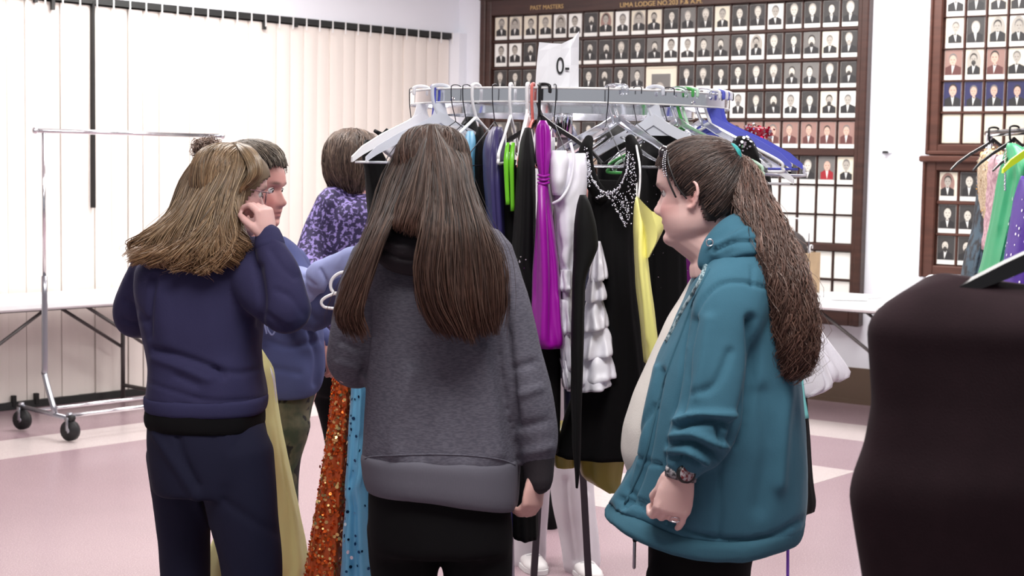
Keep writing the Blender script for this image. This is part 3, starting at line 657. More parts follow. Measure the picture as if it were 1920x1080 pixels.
rh(875, 'wire', M_wire, 'wire hanger left of the white hanger with the light blue dress', yaw=60)
rh(928, 'wire', M_wire, 'wire hanger carrying the navy satin dress', yaw=70)
rh(958, 'tube', M_hw, 'long white hanger with the lime green ribbons', yaw=82, drop=.08)
rh(990, 'plate', M_hw, 'white hanger beside the coral one, holding a black dress', yaw=84)
rh(1000, 'tube', M_coral, 'coral pink plastic hanger left of the paper sign', yaw=80)
rh(1012, 'black', M_bk, 'black hanger holding the magenta dress', yaw=88)
rh(1040, 'wire', M_wire, 'wire hanger hooked right below the paper sign', yaw=100)
rh(1019, 'black', M_bk, 'slanting black hanger holding the white ruffled dress', yaw=-32, W_=.36, tilt=0, bar=False)
rh(1138, 'wire', M_wire, 'thin wire hanger behind the clear ones', yaw=100)
rh(1152, 'clear', M_clear, 'clear plastic hanger holding the beaded black dress', yaw=-8, W_=.36)
rh(1163, 'clear', M_clear, 'second clear plastic hanger just behind the first one', yaw=-38, W_=.38)
rh(1195, 'wire', M_wire, 'wire hanger between the clear and the milky hangers', yaw=-60)
rh(1228, 'plate', M_milk, 'milky aqua-tinged hanger in front of the framed large portrait', yaw=-18, W_=.38)
rh(1253, 'wire', M_wire, 'dark wire hanger left of the green hangers', yaw=-40)
rh(1272, 'clear', M_clear, 'clear hanger directly left of the green hangers', yaw=-30)
rh(1284, 'tube', M_green, 'green plastic hanger on the right of the round rack', yaw=-14, drop=.1)
rh(1293, 'tube', M_mint, 'pale mint plastic hanger touching the green one', yaw=-20, drop=.1)
rh(1318, 'clear', M_clear, 'clear hanger between the mint and the blue hangers', yaw=-30)
rh(1335, 'tube', M_hw, 'white tubular hanger left of the blue ones', yaw=-24)
rh(1342, 'plate', M_blue, 'large blue plastic hanger pointing right over the ponytail', yaw=-12, W_=.42)
rh(1350, 'plate', M_blue, 'blue plastic hanger farthest right on the round rack', yaw=-4, W_=.46)
rh(1357, 'tube', M_hw, 'white tubular hanger just under the farthest right blue one', yaw=-6, W_=.45, drop=.10)
rh(1361, 'black', M_bk, 'black hanger at the right end of the round rack', yaw=4, W_=.40, drop=.1)
rh(1348, 'plate', M_hw, 'flat white hanger lowest at the right end of the rack', yaw=-14, W_=.42, drop=.13)
# hangers in the box
for i, (x, y, Y, a, m) in enumerate(((1517, 440, 9.93, 80, M_hg), (1521, 462, 9.9, 60, M_hw), (1492, 412, 10.0, 20, M_hw))):
    H = P(x, y, Y); hanger(H, (math.cos(R(a)), math.sin(R(a))), 'tube', m, ['grey wire-like hanger standing in the cardboard box', 'white hooked hanger leaning in front of the cardboard box', 'white hanger top showing over the ponytail by the cardboard box'][i], W_=.2)
# --- curtain-like racks off the right edge
def rail_rack(X, Y0, Y1, z, label):
    t = thing('garment_rail', label, 'clothes rack', (X, (Y0 + Y1) / 2, 0))
    MB().tube([(X, Y0, z), (X, Y1, z)], .0125, 10).build('rail', M_chrome, t)
    for Y in (Y0 + .03, Y1 - .03):
        MB().tube([(X, Y, z), (X, Y, .07)], .013, 10).build('upright', M_chrome, t)
        MB().tube([(X - .25, Y, .05), (X + .25, Y, .05)], .014, 8).build('foot_bar', M_steel, t)
        for s in (-1, 1): MB().tube([(X + s * .23, Y - .012, .03), (X + s * .23, Y + .012, .03)], .03, 12).build('caster_wheel', M_rub, t)
    return t
# ================================================================== GARMENTS
XA = np.array([1., 0, 0]); YA = np.array([0, 1., 0])
def cloth_arr(rows, Yc, depth=.16, k=7, amp=.06, seed=0, n=64, m=None, yaw=0, sag=None, ex=2.3, top=.0, ampt=1.0):
    """rows: (y, x_left, x_right[, depth]) in photo pixels -> closed folded cloth body"""
    rows = [list(r_) + [depth] * (4 - len(r_)) for r_ in rows]; K = m or max(16, int((rows[-1][0] - rows[0][0]) / 9))
    rows.sort(); ys = np.array([r_[0] for r_ in rows]); yy = np.linspace(ys[0], ys[-1], K)
    def ip(c):
        q = np.array([r_[c] for r_ in rows], float); return np.interp(yy, ys, q)
    sm = lambda q: np.concatenate([[q[0]], (q[:-2] + 2 * q[1:-1] + q[2:]) / 4, [q[-1]]]) if len(q) > 3 else q
    xl, xr, dp = sm(ip(1)), sm(ip(2)), sm(ip(3)); th = np.linspace(0, 2 * np.pi, n, endpoint=False)
    c, s = np.cos(th), np.sin(th); sc = np.sign(c) * np.abs(c) ** (2 / ex); ss = np.sign(s) * np.abs(s) ** (2 / ex)
    V = []; rs_ = np.random.default_rng(seed); p1, p2 = rs_.uniform(0, 6, 2); dx = np.array([math.cos(R(yaw)), math.sin(R(yaw)), 0]); dy = np.array([-dx[1], dx[0], 0])
    for i in range(K):
        t = i / (K - 1); a = (xr[i] - xl[i]) / 2 * Yc / F; C = np.array(P((xl[i] + xr[i]) / 2, yy[i], Yc))
        am = amp * min(1, .25 + t * 1.2) * ampt
        fz = 1 + am * (np.cos(k * th + p1 + 1.1 * math.sin(t * 3 + p2)) + .5 * np.cos((k * 2 - 1) * th + p2 + t))
        V.append(C + np.outer(sc * a * (1 + (fz - 1) * .35), XA) + np.outer(ss * dp[i] * fz, YA))
    V = np.array(V).reshape(-1, 3)
    f = []
    for i in range(K - 1):
        a = i * n; j = np.arange(n); f.append(np.stack([a + j, a + (j + 1) % n, a + n + (j + 1) % n, a + n + j], 1)[:, ::-1])
    f = np.concatenate(f); V = np.vstack([V, V[:n].mean(0), V[-n:].mean(0) - [0, 0, .0]]); j = np.arange(n)
    cap0 = np.stack([j, (j + 1) % n, np.full(n, len(V) - 2), np.full(n, len(V) - 2)], 1)
    tri = [(a_, b_, c_) for a_, b_, c_ in zip(j, (j + 1) % n, np.full(n, len(V) - 2))]; b0 = (K - 1) * n
    return V, f, tri + [(b0 + (q + 1) % n, b0 + q, len(V) - 1) for q in range(n)]
def normals(V, f):
    N = np.zeros_like(V); q = V[f]; nn = np.cross(q[:, 2] - q[:, 0], q[:, 3] - q[:, 1]); 
    for c in range(4): np.add.at(N, f[:, c], nn)
    return N / (np.linalg.norm(N, axis=1)[:, None] + 1e-12)
def cloth(name, mats, parent, rows, Yc, wr=.004, wf=(14, 14, 5), strokes=None, tilt=0, **kw):
    V, f, tr = cloth_arr(rows, Yc, **kw); V[:, 2] += tilt * (V[:, 0] - V[:, 0].mean()) * np.clip((V[:, 2].max() - V[:, 2]) / (np.ptp(V[:, 2]) + 1e-6), 0, 1); N = normals(V, f)
    if wr: V[:-2] = wrinkle(V, N, wr, wf, kw.get('seed', 0) * 3.1)[:-2]
    if strokes: V[:-2] = folds(V, N, strokes)[:-2]
    mb = MB(); mb.v = [tuple(p) for p in V]; mb.n = len(V); mb.f = [tuple(int(i) for i in q) for q in f] + [tuple(int(i) for i in q) for q in tr]
    mb.m = [0] * len(mb.f)
    loc = V.mean(0); loc[2] = V[:, 2].min()
    return mb.build(name, mats, parent, loc=loc if parent is None else None)
K_black = mat('black_crepe', (8, 8, 9), .8, spec=.25, bump=.2, bscale=300)
K_black2 = mat('black_velvet', (8, 7, 9), .9, spec=.2)
K_navy = mat('navy_satin', (54, 48, 98), .38, bump=.1); K_ltblue = mat('light_blue_cloth', (104, 168, 204), .5)
K_mag = mat('magenta_satin', (150, 12, 152), .36, sheen=.1); K_white = mat('white_satin', (238, 236, 246), .34); K_lace = mat('white_lace', (228, 226, 232), .7, bump=.8, bscale=160)
K_yel = mat('yellow_satin', (246, 241, 146), .42); K_olive = mat('olive_gold_satin', (172, 156, 76), .4); K_lime = mat('lime_ribbon', (112, 200, 40), .3)
K_pale = mat('pale_yellow_chiffon', (234, 229, 162), .6); K_grey = mat('grey_chiffon', (196, 196, 202), .6)
K_or = mat('orange_mesh', (196, 84, 34), .6); K_sky = mat('sky_blue_satin', (112, 186, 226), .38)
K_tulle = mat('white_tulle', (238, 236, 244), .8, bump=.5, bscale=200); K_teal2 = mat('aqua_ribbon', (130, 214, 214), .4)
K_gold = mat('gold_sequin', (255, 214, 140), .28, metal=.9); K_gold2 = mat('copper_sequin', (232, 104, 44), .3, metal=.85); K_dk = mat('dark_sequin', (30, 70, 110), .2, metal=.8)
K_sil = mat('rhinestone', (225, 225, 235), .15, metal=.95)
def G_(label, x, y, Y, cat='dress', group=None):
    p = P(x, y, Y); return thing('hanging_dress', label, cat, p, group)
def sequins(parent, V, N, count, size, mats, name='sequins', seed=1, mask=None, flat=.0):
    r_ = np.random.default_rng(seed); idx = np.arange(len(V)); 
    if mask is not None: idx = idx[mask]
    mb = MB()
    for _ in range(count):
        i = r_.choice(idx); p = V[i] + r_.normal(size=3) * .006; n = N[i] + r_.normal(size=3) * (.35 - flat); n /= np.linalg.norm(n)
        p = p - N[i] * ((p - V[i]) @ N[i]) + N[i] * .0025
        u = np.cross(n, [0, 0, 1.]); u /= np.linalg.norm(u) + 1e-9; v = np.cross(n, u); s = size * r_.uniform(.6, 1.25)
        mb.add([p + s * (math.cos(a) * u + math.sin(a) * v) for a in np.linspace(0, 2 * np.pi, 6, endpoint=False)], [tuple(range(6))], int(r_.integers(len(mats))))
    o = mb.build(name, mats, parent, smooth=False); o['kind'] = 'stuff'; return o
def dense(rows, Yc, **kw):
    V, f, _ = cloth_arr(rows, Yc, **kw); N = normals(V, f); return V[:-2], N[:-2]
YF = YC - RR      # front of the ring (4.165)
# --- left side of the rack
t = G_('black sleeveless dress on a white hanger at the left end of the rack', 700, 300, 4.5)
cloth('dress_body', K_black, t, [(262, 684, 706, .03), (285, 676, 716, .04), (320, 684, 735, .05), (380, 688, 760, .07), (450, 692, 780), (620, 700, 800), (980, 690, 820)], 4.5, depth=.10, seed=2)
t = G_('white satin and lace bodice on a hanger over the long-haired girl', 745, 270, 4.55, 'top')
cloth('bodice', K_white, t, [(243, 738, 800, .03), (262, 708, 812, .05), (285, 716, 812, .06), (302, 740, 800, .05)], 4.55, k=5, amp=.1, seed=3)
cloth('lace_frill', K_lace, t, [(232, 762, 812, .03), (250, 745, 800, .06), (262, 735, 780, .05)], 4.47, k=11, amp=.25, seed=4)
for s, (x0, y0, x1, y1) in enumerate(((702, 245, 716, 253), (716, 253, 727, 244))):
    MB().tube([P(x0, y0, 4.50), P(x1, y1, 4.49)], [.005, .007], 6).build('black_bow', K_black, t)
t = G_('pale grey chiffon top peeking out above the long-haired girl', 845, 250, 4.3, 'top')
cloth('top_body', K_grey, t, [(236, 838, 862, .04), (255, 822, 876), (275, 815, 880), (400, 820, 875)], 4.36, depth=.07, k=9, amp=.14, seed=5)
t = G_('black dress between the pale grey top and the light blue dress', 875, 260, 4.4)
cloth('dress_body', K_black, t, [(219, 872, 890, .03), (240, 858, 898, .05), (300, 850, 905), (700, 850, 900), (950, 850, 900)], 4.42, depth=.10, seed=6)
t = G_('light blue dress on a white tubular hanger', 880, 280, 4.2)
cloth('dress_body', K_ltblue, t, [(246, 877, 886, .02), (262, 871, 894, .05), (300, 868, 893, .08), (420, 866, 896), (900, 868, 900)], 4.22, depth=.10, seed=7, k=6)
t = G_('black dress just right of the light blue dress', 905, 300, 4.2)
cloth('dress_body', K_black2, t, [(238, 896, 905, .03), (262, 888, 915, .07), (300, 886, 925), (500, 884, 950), (760, 890, 955), (1000, 880, 960)], 4.26, depth=.12, seed=8)
t = G_('navy satin dress with gathered shoulders', 925, 300, 4.2)
NV = [(238, 925, 941, .03), (252, 912, 946, .05), (280, 906, 948, .08), (340, 908, 946), (430, 914, 950), (640, 915, 968), (1000, 925, 964), (1190, 915, 968)]
cloth('dress_body', K_navy, t, NV, 4.12, depth=.10, seed=9, k=6, amp=.09, strokes=[([(918, 250), (912, 320), (918, 420)], -.008, 5), ([(930, 245), (932, 330), (938, 440)], .007, 5), ([(940, 260), (944, 340)], -.006, 4)])
t = G_('black dress with lime green ribbons, left of the coral hanger', 960, 320, 4.05)
cloth('dress_body', K_black2, t, [(300, 944, 972, .04), (380, 940, 985, .09), (480, 938, 990), (700, 940, 1000), (1000, 960, 1010)], 4.13, depth=.10, seed=10)
for i, (xa, xb, y1) in enumerate(((949, 952, 384), (959, 961, 396))):
    pts = [P(xa + 3, 268, 4.02), P(xa, 300, 4.0), P(xa + 1, 345, 4.0), P(xb, y1, 4.0)]
    MB().tube(pts, [.005, .0065, .0058, .0055], 8, flat=.5, smooth=14).build('lime_ribbon', K_lime, t)
cloth('lime_sash', K_lime, t, [(478, 949, 958, .03), (492, 949, 962, .03), (508, 951, 960, .03)], 4.0, seed=4, m=8)
t = G_('long black dress on the white hanger beside the coral one', 982, 330, 4.0)
rB = [(240, 984, 994, .02), (262, 976, 999, .05), (300, 970, 1003, .08), (380, 964, 1005), (490, 958, 1004), (650, 962, 1052), (780, 985, 1050), (842, 992, 1048)]
cloth('dress_body', K_black, t, rB, 4.02, depth=.09, seed=11, k=7, amp=.05)
V, N = dense([(482, 968, 984, .09), (495, 968, 984, .09)], 4.0, k=5, m=14); sequins(t, V, N, 40, .0022, [K_sil], 'rhinestones', 3)
t = G_('magenta satin dress with a twisted strap and gathered hem', 1025, 400, 3.95)
MG = [(226, 1012, 1024, .012), (240, 1004, 1032, .02), (290, 1005, 1033, .03), (325, 1010, 1030, .03), (341, 1012, 1027, .025), (360, 1009, 1029, .035), (385, 1007, 1033, .05), (420, 1004, 1038, .06), (520, 999, 1048, .07), (600, 996, 1055, .08), (636, 993, 1060, .08), (644, 993, 1060, .08), (648, 995, 1058, .075)]
mo = cloth('dress_body', K_mag, t, MG, 3.93, seed=12, k=5, amp=.05, n=80, strokes=[([(1018, 232), (1019, 300), (1019, 338)], -.008, 3), ([(1014, 345), (1021, 520), (1019, 640)], .012, 6), ([(1030, 380), (1036, 500), (1034, 640)], -.010, 5), ([(1005, 420), (1003, 560)], -.005, 4), ([(1045, 560), (1050, 640)], .006, 4)])
for y in (328, 335, 342): MB().tube([P(1009, y, 3.905), P(1019, y + 3, 3.895), P(1030, y, 3.905)], .0035, 6, smooth=8).build('gather', K_mag, t)
# --- white ruffled dress
t = G_('white satin strapless dress with ruffled tiers on the slanting black hanger', 1085, 500, 3.95)
WD = [(288, 1034, 1096, .03), (310, 1030, 1099, .06), (350, 1031, 1101, .07), (400, 1040, 1094, .07), (450, 1043, 1090), (600, 1048, 1088), (726, 1056, 1084)]
cloth('dress_body', K_white, t, WD, 3.99, depth=.08, seed=13, k=6, amp=.05, wr=.007, wf=(30, 30, 14), strokes=[([(1036, 382), (1060, 374), (1080, 352)], .006, 4), ([(1040, 470), (1066, 456), (1088, 440)], -.006, 4), ([(1052, 520), (1072, 500), (1078, 470)], -.01, 8), ([(1046, 392), (1052, 440)], .005, 5), ([(1058, 480), (1070, 520)], .008, 5)])
cloth('padded_cup', K_white, t, [(282, 1034, 1062, .02), (300, 1030, 1068, .04), (340, 1031, 1062, .05), (366, 1036, 1056, .03)], 3.93, seed=14, k=3, amp=.02, wr=.002)
MB().tube([P(1070, 268, 3.93), P(1076, 300, 3.92), P(1068, 345, 3.91), P(1052, 372, 3.90), P(1036, 382, 3.91)], .004, 6, smooth=20).build('bodice_edge', K_white, t)
tiers = [(452, 524, 1118, 1138, 1104), (506, 562, 1105, 1136, 1096), (548, 616, 1096, 1140, 1090), (600, 668, 1092, 1150, 1086), (642, 712, 1090, 1152, 1084), (684, 727, 1088, 1144, 1086)]
for i, (y0, y1, xl, xr, xl2) in enumerate(tiers):
    cloth('ruffle', K_white, t, [(y0, xl2 + 14, xr - 16 if i else xr - 12, .03), ((y0 + y1) / 2, xl2 + 4, xr - 4, .05), (y1 - 3, xl2, xr + 1, .07), (y1, xl2 + 2, xr, .066)], 3.985 - .004 * i, seed=20 + i, k=5, amp=.13, wr=.007, wf=(22, 22, 16), n=72, m=18, tilt=.22, ex=2.8)
for i, (y0, y1) in enumerate(((505, 545), (560, 625), (620, 690), (672, 726))):
    cloth('ruffle', K_white, t, [(y0, 1050, 1072, .04), (y1 - 6, 1046 + 3 * i, 1078, .06), (y1, 1050 + 3 * i, 1074, .05)], 3.95, seed=30 + i, k=5, amp=.14, wr=.008, wf=(34, 34, 22), n=56, m=14)
t = G_('narrow black dress with a rounded cap sleeve in front of the white dress', 1090, 500, 3.86)
cloth('dress_body', K_black, t, [(366, 1088, 1098, .02), (380, 1083, 1106, .04), (420, 1077, 1117, .05), (462, 1076, 1122, .05), (482, 1076, 1114, .05), (520, 1073, 1099, .05), (600, 1071, 1095, .05), (740, 1070, 1092, .05), (830, 1072, 1090, .04), (880, 1077, 1088, .03), (914, 1079, 1084, .012)], 3.85, seed=15, k=4, amp=.05)
# --- beaded black gown
t = G_('large black gown with silver beaded neckline on a clear hanger', 1150, 500, 4.05)
BG = [(338, 1106, 1192, .05), (372, 1104, 1193, .07), (420, 1107, 1190, .07), (470, 1112, 1186, .08), (560, 1106, 1194), (680, 1096, 1210), (780, 1060, 1226), (852, 1040, 1236)]
cloth('dress_body', K_black2, t, BG, 4.06, depth=.11, seed=16, k=9, amp=.05, n=90)
def strap(path, r, nm, m, par): return MB().tube([P(*p) for p in path], r, 10, flat=1, up=(0, 1, 0), smooth=22, round_=True).build(nm, m, par)
strap([(1104, 262, 4.05), (1098, 285, 4.02), (1103, 315, 4.01), (1112, 345, 4.0), (1128, 368, 4.0)], [.012, .018, .015, .018, .02], 'strap', K_black2, t)
strap([(1182, 262, 4.05), (1189, 290, 4.02), (1184, 322, 4.01), (1172, 350, 4.0), (1156, 370, 4.0)], [.014, .022, .022, .024, .02], 'strap', K_black2, t)
mb = MB(); rb_ = random.Random(4)
def beadline(pts, n_, sp=2.0, sz=.0016):
    a = crom(pts, n_)
    for p in a: mb.ell(P(p[0] + rb_.gauss(0, sp), p[1] + rb_.gauss(0, sp), 3.955 + rb_.uniform(0, .006)), [sz * rb_.uniform(.7, 1.6)] * 3, n=5, k=3)
beadline([(1103, 300), (1108, 330), (1124, 355), (1140, 362), (1160, 352), (1174, 322), (1178, 285)], 150, 1.2, .0019)
beadline([(1100, 275), (1104, 320), (1104, 350)], 40, 2); beadline([(1183, 290), (1182, 330), (1176, 380), (1180, 415)], 70, 4)
beadline([(1118, 372), (1130, 366), (1146, 372), (1156, 392), (1166, 408), (1172, 425)], 80, 1.5)
beadline([(1186, 300), (1190, 350), (1186, 400)], 40, 2); beadline([(1148, 360), (1165, 375), (1172, 400)], 60, 4.5)
o = mb.build('beading', K_sil, t); o['kind'] = 'stuff'
t = G_('olive gold satin underskirt below the black gown', 1095, 870, 4.14, 'skirt')
cloth('skirt_left', K_olive, t, [(800, 1034, 1084), (838, 1034, 1080), (866, 1036, 1079)], 4.16, depth=.1, seed=17, k=5, amp=.04)
cloth('skirt_right', K_olive, t, [(800, 1084, 1176), (848, 1082, 1172), (888, 1088, 1166), (898, 1096, 1164), (911, 1130, 1160)], 4.15, depth=.1, seed=18, k=5, amp=.04)
# --- yellow dress
t = G_('bright yellow dress with a stiff flared collar on a thin white strap', 1205, 480, 3.8)
cloth('dress_body', K_yel, t, [(369, 1192, 1197, .01), (385, 1189, 1204, .03), (430, 1187, 1210, .05), (480, 1189, 1213, .06), (540, 1193, 1220, .06), (600, 1200, 1229, .06), (680, 1208, 1240, .06)], 3.84, seed=19, k=4, amp=.05, strokes=[([(1204, 400), (1200, 480), (1208, 560), (1214, 640)], .006, 4)])
mb = MB(); cu = [(1196, 369), (1206, 380), (1222, 396), (1248, 405)]; cv = [(1211, 484), (1214, 484), (1216, 483), (1218, 482)]; mid = [(1205, 430), (1216, 440), (1232, 444), (1247, 424)]
g = []
for i in range(4):
    a = crom([cu[i], mid[i], cv[i]], 12); g.append([P(p[0], p[1], 3.80 - .045 * math.sin(i / 3 * 2.6) ) for p in a])
gg = [[g[0][j], g[1][j], g[2][j], g[3][j], g[3][j] + Vector((0, .006, 0)), g[2][j] + Vector((0, .006, 0)), g[1][j] + Vector((0, .006, 0)), g[0][j] + Vector((0, .006, 0))] for j in range(12)]
mb.rings(gg); mb.build('flared_collar', K_yel, t, sharp=60)
MB().tube([P(1190, 258, 4.10), P(1199, 306, 3.86), P(1200, 340, 3.84), P(1197, 372, 3.83)], .0028, 6, smooth=10).build('hanging_strap', M_hw, t)
t = G_('black sparkling dress behind the yellow one', 1250, 500, 4.3)
rows_ = [(238, 1225, 1260, .03), (262, 1205, 1300, .06), (300, 1196, 1312), (420, 1196, 1302), (460, 1196, 1284), (600, 1194, 1290), (900, 1190, 1290)]
cloth('dress_body', K_black2, t, rows_, 4.3, depth=.12, seed=21, k=8, amp=.05)
V, N = dense(rows_, 4.3, depth=.12, seed=21, k=8, amp=.05); sequins(t, V, N, 130, .0016, [K_sil], 'scattered_sparkles', 5)
t = G_('magenta dress glimpsed behind the chin of the woman in teal', 1300, 480, 4.5)
cloth('dress_body', K_mag, t, [(262, 1300, 1308, .02), (430, 1294, 1318, .03), (460, 1280, 1340), (500, 1278, 1345), (700, 1280, 1350)], 4.46, depth=.07, seed=22)
for i, (x0, x1, Y, s, lb) in enumerate(((1300, 1372, 4.5, 23, 'black dress on the right side of the rack behind the ponytail'), (1366, 1440, 4.62, 24, 'black garment farthest right on the rack, under the blue hangers'))):
    t = G_(lb, (x0 + x1) / 2, 330, Y); cloth('dress_body', K_black, t, [(262 + 14 * i, x0 + 18, x1 - 26, .03), (290 + 14 * i, x0, x1), (400, x0 - 5, x1 + 10), (700, x0 - 10, x1 + 40), (955, x0, x1 + 75)], Y, depth=.08, seed=s, k=7)
t = G_('white blouse shoulder under the large blue hanger', 1375, 260, 4.4, 'blouse'); cloth('blouse_body', K_white, t, [(241, 1350, 1366, .02), (252, 1335, 1392, .04), (275, 1330, 1400), (320, 1330, 1395)], 4.42, depth=.06, seed=26, k=5)
t = G_('black top with silver studs beneath the large blue hanger', 1395, 270, 4.3, 'top')
rows_ = [(255, 1384, 1400, .02), (262, 1374, 1412, .03), (290, 1366, 1424, .05), (330, 1370, 1430, .05)]
cloth('top_body', K_black, t, rows_, 4.27, seed=27, k=5); V, N = dense([(258, 1380, 1402, .035), (278, 1378, 1412, .05)], 4.26, seed=27, k=5, m=14); sequins(t, V, N, 60, .004, [K_sil], 'studs', 7)
t = G_('red sequinned strap at the far right of the rack', 1435, 245, 4.6, 'top')
rows_ = [(238, 1402, 1420, .02), (242, 1398, 1446, .03), (256, 1402, 1446, .03)]
cloth('strap', mat('red_cloth', (150, 20, 44), .6), t, rows_, 4.62, seed=28, k=4, m=10); V, N = dense(rows_, 4.62, seed=28, m=14); sequins(t, V, N, 160, .004, [mat('red_sequin', (205, 24, 60), .2, metal=.8), mat('silver_sequin', (220, 215, 225), .2, metal=.9)], 'sequins', 8)
t = G_('white tulle skirt flaring out behind the ponytail', 1530, 680, 4.4, 'skirt')
cloth('tulle_layer', K_tulle, t, [(560, 1440, 1516, .02), (620, 1440, 1540, .04), (690, 1445, 1592, .06), (704, 1450, 1598, .06), (712, 1500, 1572, .05)], 4.45, ex=4, seed=29, k=9, amp=.10)
cloth('tulle_layer', K_tulle, t, [(560, 1440, 1500, .03), (660, 1445, 1540, .05), (722, 1450, 1562, .06), (740, 1462, 1520, .05)], 4.36, ex=4, seed=31, k=9, amp=.10)
t = thing('satin_ribbon', 'aqua satin ribbon hanging between the teal hoodie and the tulle', 'ribbon', P(1507, 780, 4.3)); MB().tube([P(1500, 690, 4.3), P(1503, 740, 4.3), P(1509, 785, 4.3)], [.006, .009, .012], 8, flat=.3, smooth=10).build('ribbon_tail', K_teal2, t)
t = G_('black skirt hanging behind the teal hoodie', 1510, 870, 4.5, 'skirt'); cloth('skirt_body', K_black, t, [(700, 1440, 1508), (800, 1440, 1515), (900, 1440, 1522), (940, 1440, 1528), (952, 1440, 1524)], 4.5, depth=.1, seed=33)
o = MB().tube([P(1478, 930, 4.6), P(1477, 1060, 4.6), P(1477, 1180, 4.6)], .0045, 8, smooth=8).build('purple_cord', mat('purple_cord', (120, 70, 190), .5), None, loc=P(1477, 1180, 4.6)); tag(o, 'purple cord hanging down behind the woman in teal', 'cord')
# --- orange sequinned gown and sky blue gown (left)
t = G_('long orange gown covered in gold sequins left of the long-haired girl', 620, 900, 4.2)
OG = [(585, 655, 690, .04), (620, 645, 682, .08), (700, 630, 672), (800, 619, 668), (900, 604, 664), (1000, 586, 662), (1080, 572, 660), (1300, 530, 655)]
cloth('dress_body', K_or, t, OG, 4.15, depth=.15, seed=34, k=6, amp=.08, n=90)
V, N = dense(OG, 4.15, depth=.15, seed=34, k=6, amp=.08, n=90, m=150); msk = (N[:, 1] < .35) & (V[:, 2] < P(640, 640, 4.15).z)
sequins(t, V, N, 5600, .0042, [K_gold2, K_gold2, K_gold], 'sequins', 9, msk)
t = G_('sky blue gown with scattered dark sequins beside the orange one', 680, 900, 4.0)
SG = [(585, 672, 700, .04), (640, 664, 700), (735, 661, 700), (850, 653, 698), (905, 647, 702), (935, 650, 706), (1000, 644, 712), (1080, 640, 722), (1300, 620, 735)]
cloth('dress_body', K_sky, t, SG, 3.95, depth=.12, seed=35, k=6, amp=.07, n=90, strokes=[([(655, 905), (668, 880), (676, 820)], -.006, 4), ([(650, 930), (668, 915), (682, 860)], .007, 4), ([(665, 950), (668, 1080)], -.005, 3)])
V, N = dense(SG, 3.95, depth=.12, seed=35, k=6, amp=.07, n=90); sequins(t, V, N, 260, .0045, [K_dk, K_dk, K_sil], 'sequins', 10, N[:, 1] < .2, flat=.2)
# --- a few dresses on the far side of the ring
for i, (x0, x1, m_, lb) in enumerate(((1000, 1040, K_lace, 'white lace dress on the far side of the round rack'), (1058, 1084, mat('navy_star_cloth', (44, 46, 84), .6), 'navy garment on the far side of the rack below the sign'), (1120, 1190, K_black, 'black dress on the far side of the rack behind the beaded gown'))):
    t = G_(lb, (x0 + x1) / 2, 300, 5.05); cloth('dress_body', m_, t, [(236, x0 + 8, x1 - 8, .03), (256, x0, x1), (600, x0, x1), (840, x0, x1)], 5.05, depth=.15, seed=40 + i)
# --- rack off the right edge, seen at the upper right
RX = P(1902, 270, 5.6).x + .06
rail_rack(RX, 4.3, 6.13, 1.66, 'chrome rail carrying the green and purple dresses at the right edge')
def rgt(label, rows_, Y, m_, hm=None, **kw):
    t = G_(label, (rows_[0][1] + rows_[0][2]) / 2, rows_[0][0], Y); cloth('dress_body', m_, t, rows_, Y, **kw); return t
K_tan = mat('tan_sequin_cloth', (186, 160, 126), .5, two=(226, 210, 180), vscale=110); K_rose = mat('rose_lace', (176, 136, 146), .7, two=(206, 172, 180), vscale=60, bump=.9, bscale=120)
K_grn = mat('emerald_satin', (46, 150, 102), .38); K_pur = mat('purple_satin', (70, 34, 140), .4); K_flo = mat('black_teal_floral', (22, 24, 32), .6, two=(60, 84, 100), vscale=30)
t = rgt('tan strapless dress sparkling with sequins on the right-hand rail', [(279, 1850, 1874, .03), (292, 1838, 1886, .08), (330, 1838, 1880), (390, 1846, 1872), (430, 1852, 1872)], 6.05, K_tan, depth=.12, seed=50)
V, N = dense([(279, 1850, 1874, .03), (292, 1838, 1886, .08), (330, 1838, 1880), (430, 1852, 1872)], 6.05, depth=.12, seed=50); sequins(t, V, N, 350, .0045, [K_sil, K_gold], 'sequins', 12)
rgt('rose pink lace dress next to the tan one', [(290, 1862, 1886, .03), (305, 1857, 1894, .08), (380, 1856, 1888), (470, 1850, 1872)], 5.8, K_rose, depth=.10, seed=51, wr=.008, wf=(40, 40, 30))
rgt('black and teal floral dress hanging lowest on the right-hand rail', [(300, 1836, 1850, .04), (370, 1838, 1862), (430, 1830, 1850), (480, 1815, 1848), (535, 1806, 1836)], 6.15, K_flo, depth=.1, seed=52)
t = rgt('emerald green satin dress with a rhinestone edge', [(268, 1890, 1902, .03), (290, 1886, 1935, .08), (320, 1884, 1940), (420, 1864, 1925), (500, 1848, 1905), (520, 1842, 1895)], 5.5, K_grn, depth=.13, seed=53, k=8, amp=.09, strokes=[([(1900, 330), (1885, 420), (1865, 510)], -.008, 5), ([(1890, 320), (1872, 430)], .006, 4)])
mb = MB()
for i in range(34):
    y = 280 + i * 2.3; mb.ell(P(1886 - .05 * i + rnd.uniform(-1, 1), y, 5.42), [.0042] * 3, n=5, k=3)
o = mb.build('rhinestone_edge', K_sil, t); o['kind'] = 'stuff'
t = rgt('purple satin dress dotted with white sequins at the right edge', [(330, 1915, 1950, .03), (370, 1908, 1960), (450, 1895, 1965), (560, 1876, 1975), (700, 1860, 1980)], 5.3, K_pur, depth=.12, seed=54, k=6)
V, N = dense([(370, 1908, 1960), (450, 1895, 1965), (560, 1876, 1975)], 5.3, depth=.12, seed=54, k=6); sequins(t, V, N, 160, .005, [mat('white_sequin', (230, 225, 240), .3)], 'sequins', 13, flat=.3)
